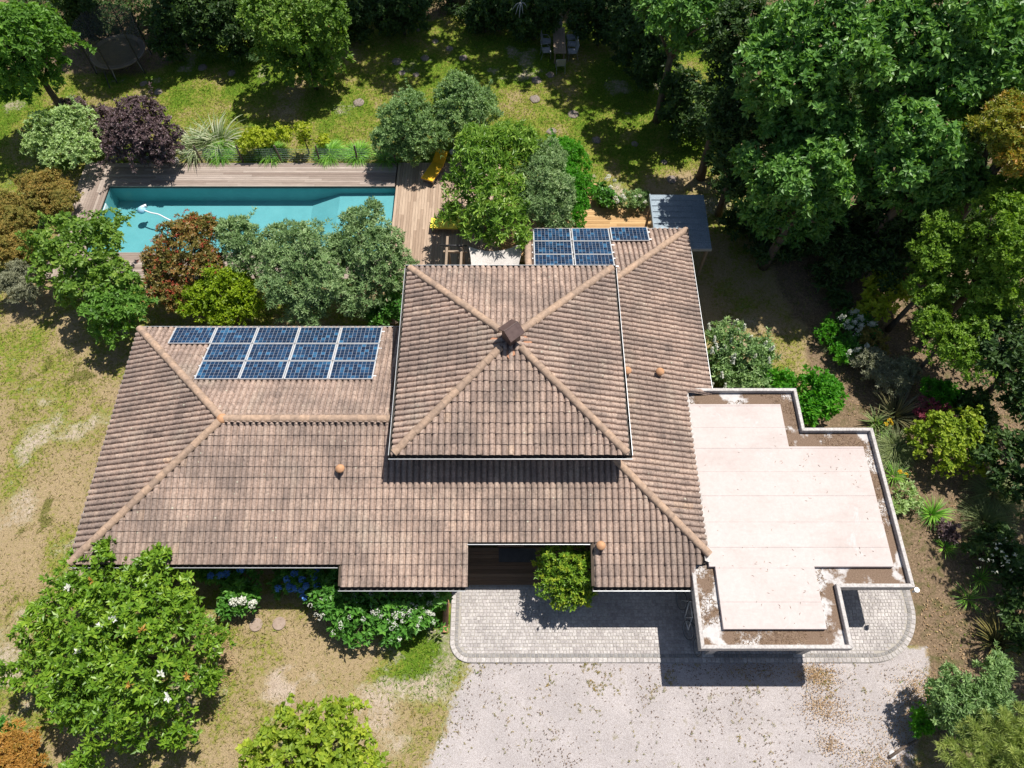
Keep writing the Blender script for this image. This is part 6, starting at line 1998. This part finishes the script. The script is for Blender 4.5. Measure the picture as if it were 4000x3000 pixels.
n = len(x)
a = rng.uniform(0, 2 * pi, n); l = rng.uniform(.05, .14, n) * (1 + .5 * mo)
tl = rng.normal(0, .07, (n, 2))
V = np.zeros((n, 3, 3)); wd_ = rng.uniform(.009, .024, n)
V[:, 0] = np.stack([x - np.cos(a) * wd_, y - np.sin(a) * wd_, np.full(n, -.03)], -1); V[:, 1] = np.stack([x + np.cos(a) * wd_, y + np.sin(a) * wd_, np.full(n, -.03)], -1)
V[:, 2] = np.stack([x + tl[:, 0], y + tl[:, 1], l - .03], -1)
t = np.clip(g * .9 + .05 + rng.normal(0, .28, n) + .25 * mo, 0, 1)
o = link(bpy.data.objects.new('lawn_grass', np_mesh('lawn_grass', V.reshape(-1, 3), np.arange(n * 3).reshape(-1, 3), M['grass'], np.repeat(t, 3))))
tag(o, 'short dry grass blades of the lawn', None, None, 'stuff')
NTRI[0] += n

def drop(blobs, nz=.0):
    def f(n):
        P = []
        tot = sum(b[4] for b in blobs)
        for (px, py, rx, ry, wgt) in blobs:
            k = int(n * wgt / tot)
            c = W(px, py); s = mpp(px, py)
            q = rng.normal(0, .5, (k, 2))
            P.append(np.stack([c.x + q[:, 0] * rx * s, c.y + q[:, 1] * ry * s * 1.1, np.full(k, .012) + rng.uniform(0, .02, k)], -1))
        P = np.concatenate(P)
        return P
    return f
litter('fallen_leaves', 7000, drop([(3190, 2640, 90, 40, 2), (3210, 2760, 90, 60, 1.5), (3600, 2720, 100, 90, 3), (3560, 2850, 90, 80, 2), (3320, 2800, 160, 100, .6), (3240, 2910, 60, 40, .6), (870, 2600, 60, 110, 1.2), (800, 2480, 90, 60, .8), (900, 2420, 90, 40, .6), (3450, 2980, 150, 60, 1.5), (820, 2760, 60, 60, .5), (100, 2750, 60, 80, .3), (2950, 2620, 200, 30, .6)]),
       M['litter'], (.03, .07), .013, label='dry brown leaves scattered on gravel and grass')
def bedlit(n):
    x = rng.uniform(9.5, 24, n); y = rng.uniform(2, 32, n)
    _, _, _, mu, _ = masks(x, y)
    ok = (mu > .5) & ((x > 14.9) | (y > 13.5)) & (fbm(x, y, 1.3, 61) > .45)
    return np.stack([x[ok], y[ok], rng.uniform(-.02, .02, ok.sum())], -1)
litter('bed_litter', 16000, bedlit, M['litter'], (.05, .11), .022, label='dry leaf litter over the right-hand garden bed', tlo=0, thi=.9)
def gravspeck(n):
    x = rng.uniform(-4, 14.5, n); y = -1 + 4.7 * rng.random(n)
    gr, *_ = masks(x, y)
    ok = (gr > .5) & (rng.random(n) < .12 + 1.1 * sm(.5, .68, fbm(x, y, .9, 71)) + .7 * sm(3.0, 3.6, y) * (fbm(x, y, .7, 75) > .5))
    return np.stack([x[ok], y[ok], np.full(ok.sum(), .0)], -1)
litter('gravel_debris', 5200, gravspeck, M['needle'], (.03, .10), .012, label='small dark twigs and seeds on the gravel', tlo=.0, thi=.7)
def weeds(n):
    x = rng.uniform(-3.5, 13, n); y = rng.uniform(-.5, 3.72, n)
    f = fbm(x, y, .55, 91)
    ok = rng.random(n) < sm(.55, .75, f) * (.15 + 1.6 * sm(2.6, 3.5, y) + .5 * sm(-1, -3, x))
    return np.stack([x[ok], y[ok], np.full(ok.sum(), .005)], -1)
cover('gravel_weeds', 'small weeds growing through the gravel next to the paving', 9000, weeds, LM['rust'], .06, .02, 5)
print('PLANT TRIS', NTRI[0], 'OBJECTS', len(bpy.data.objects))
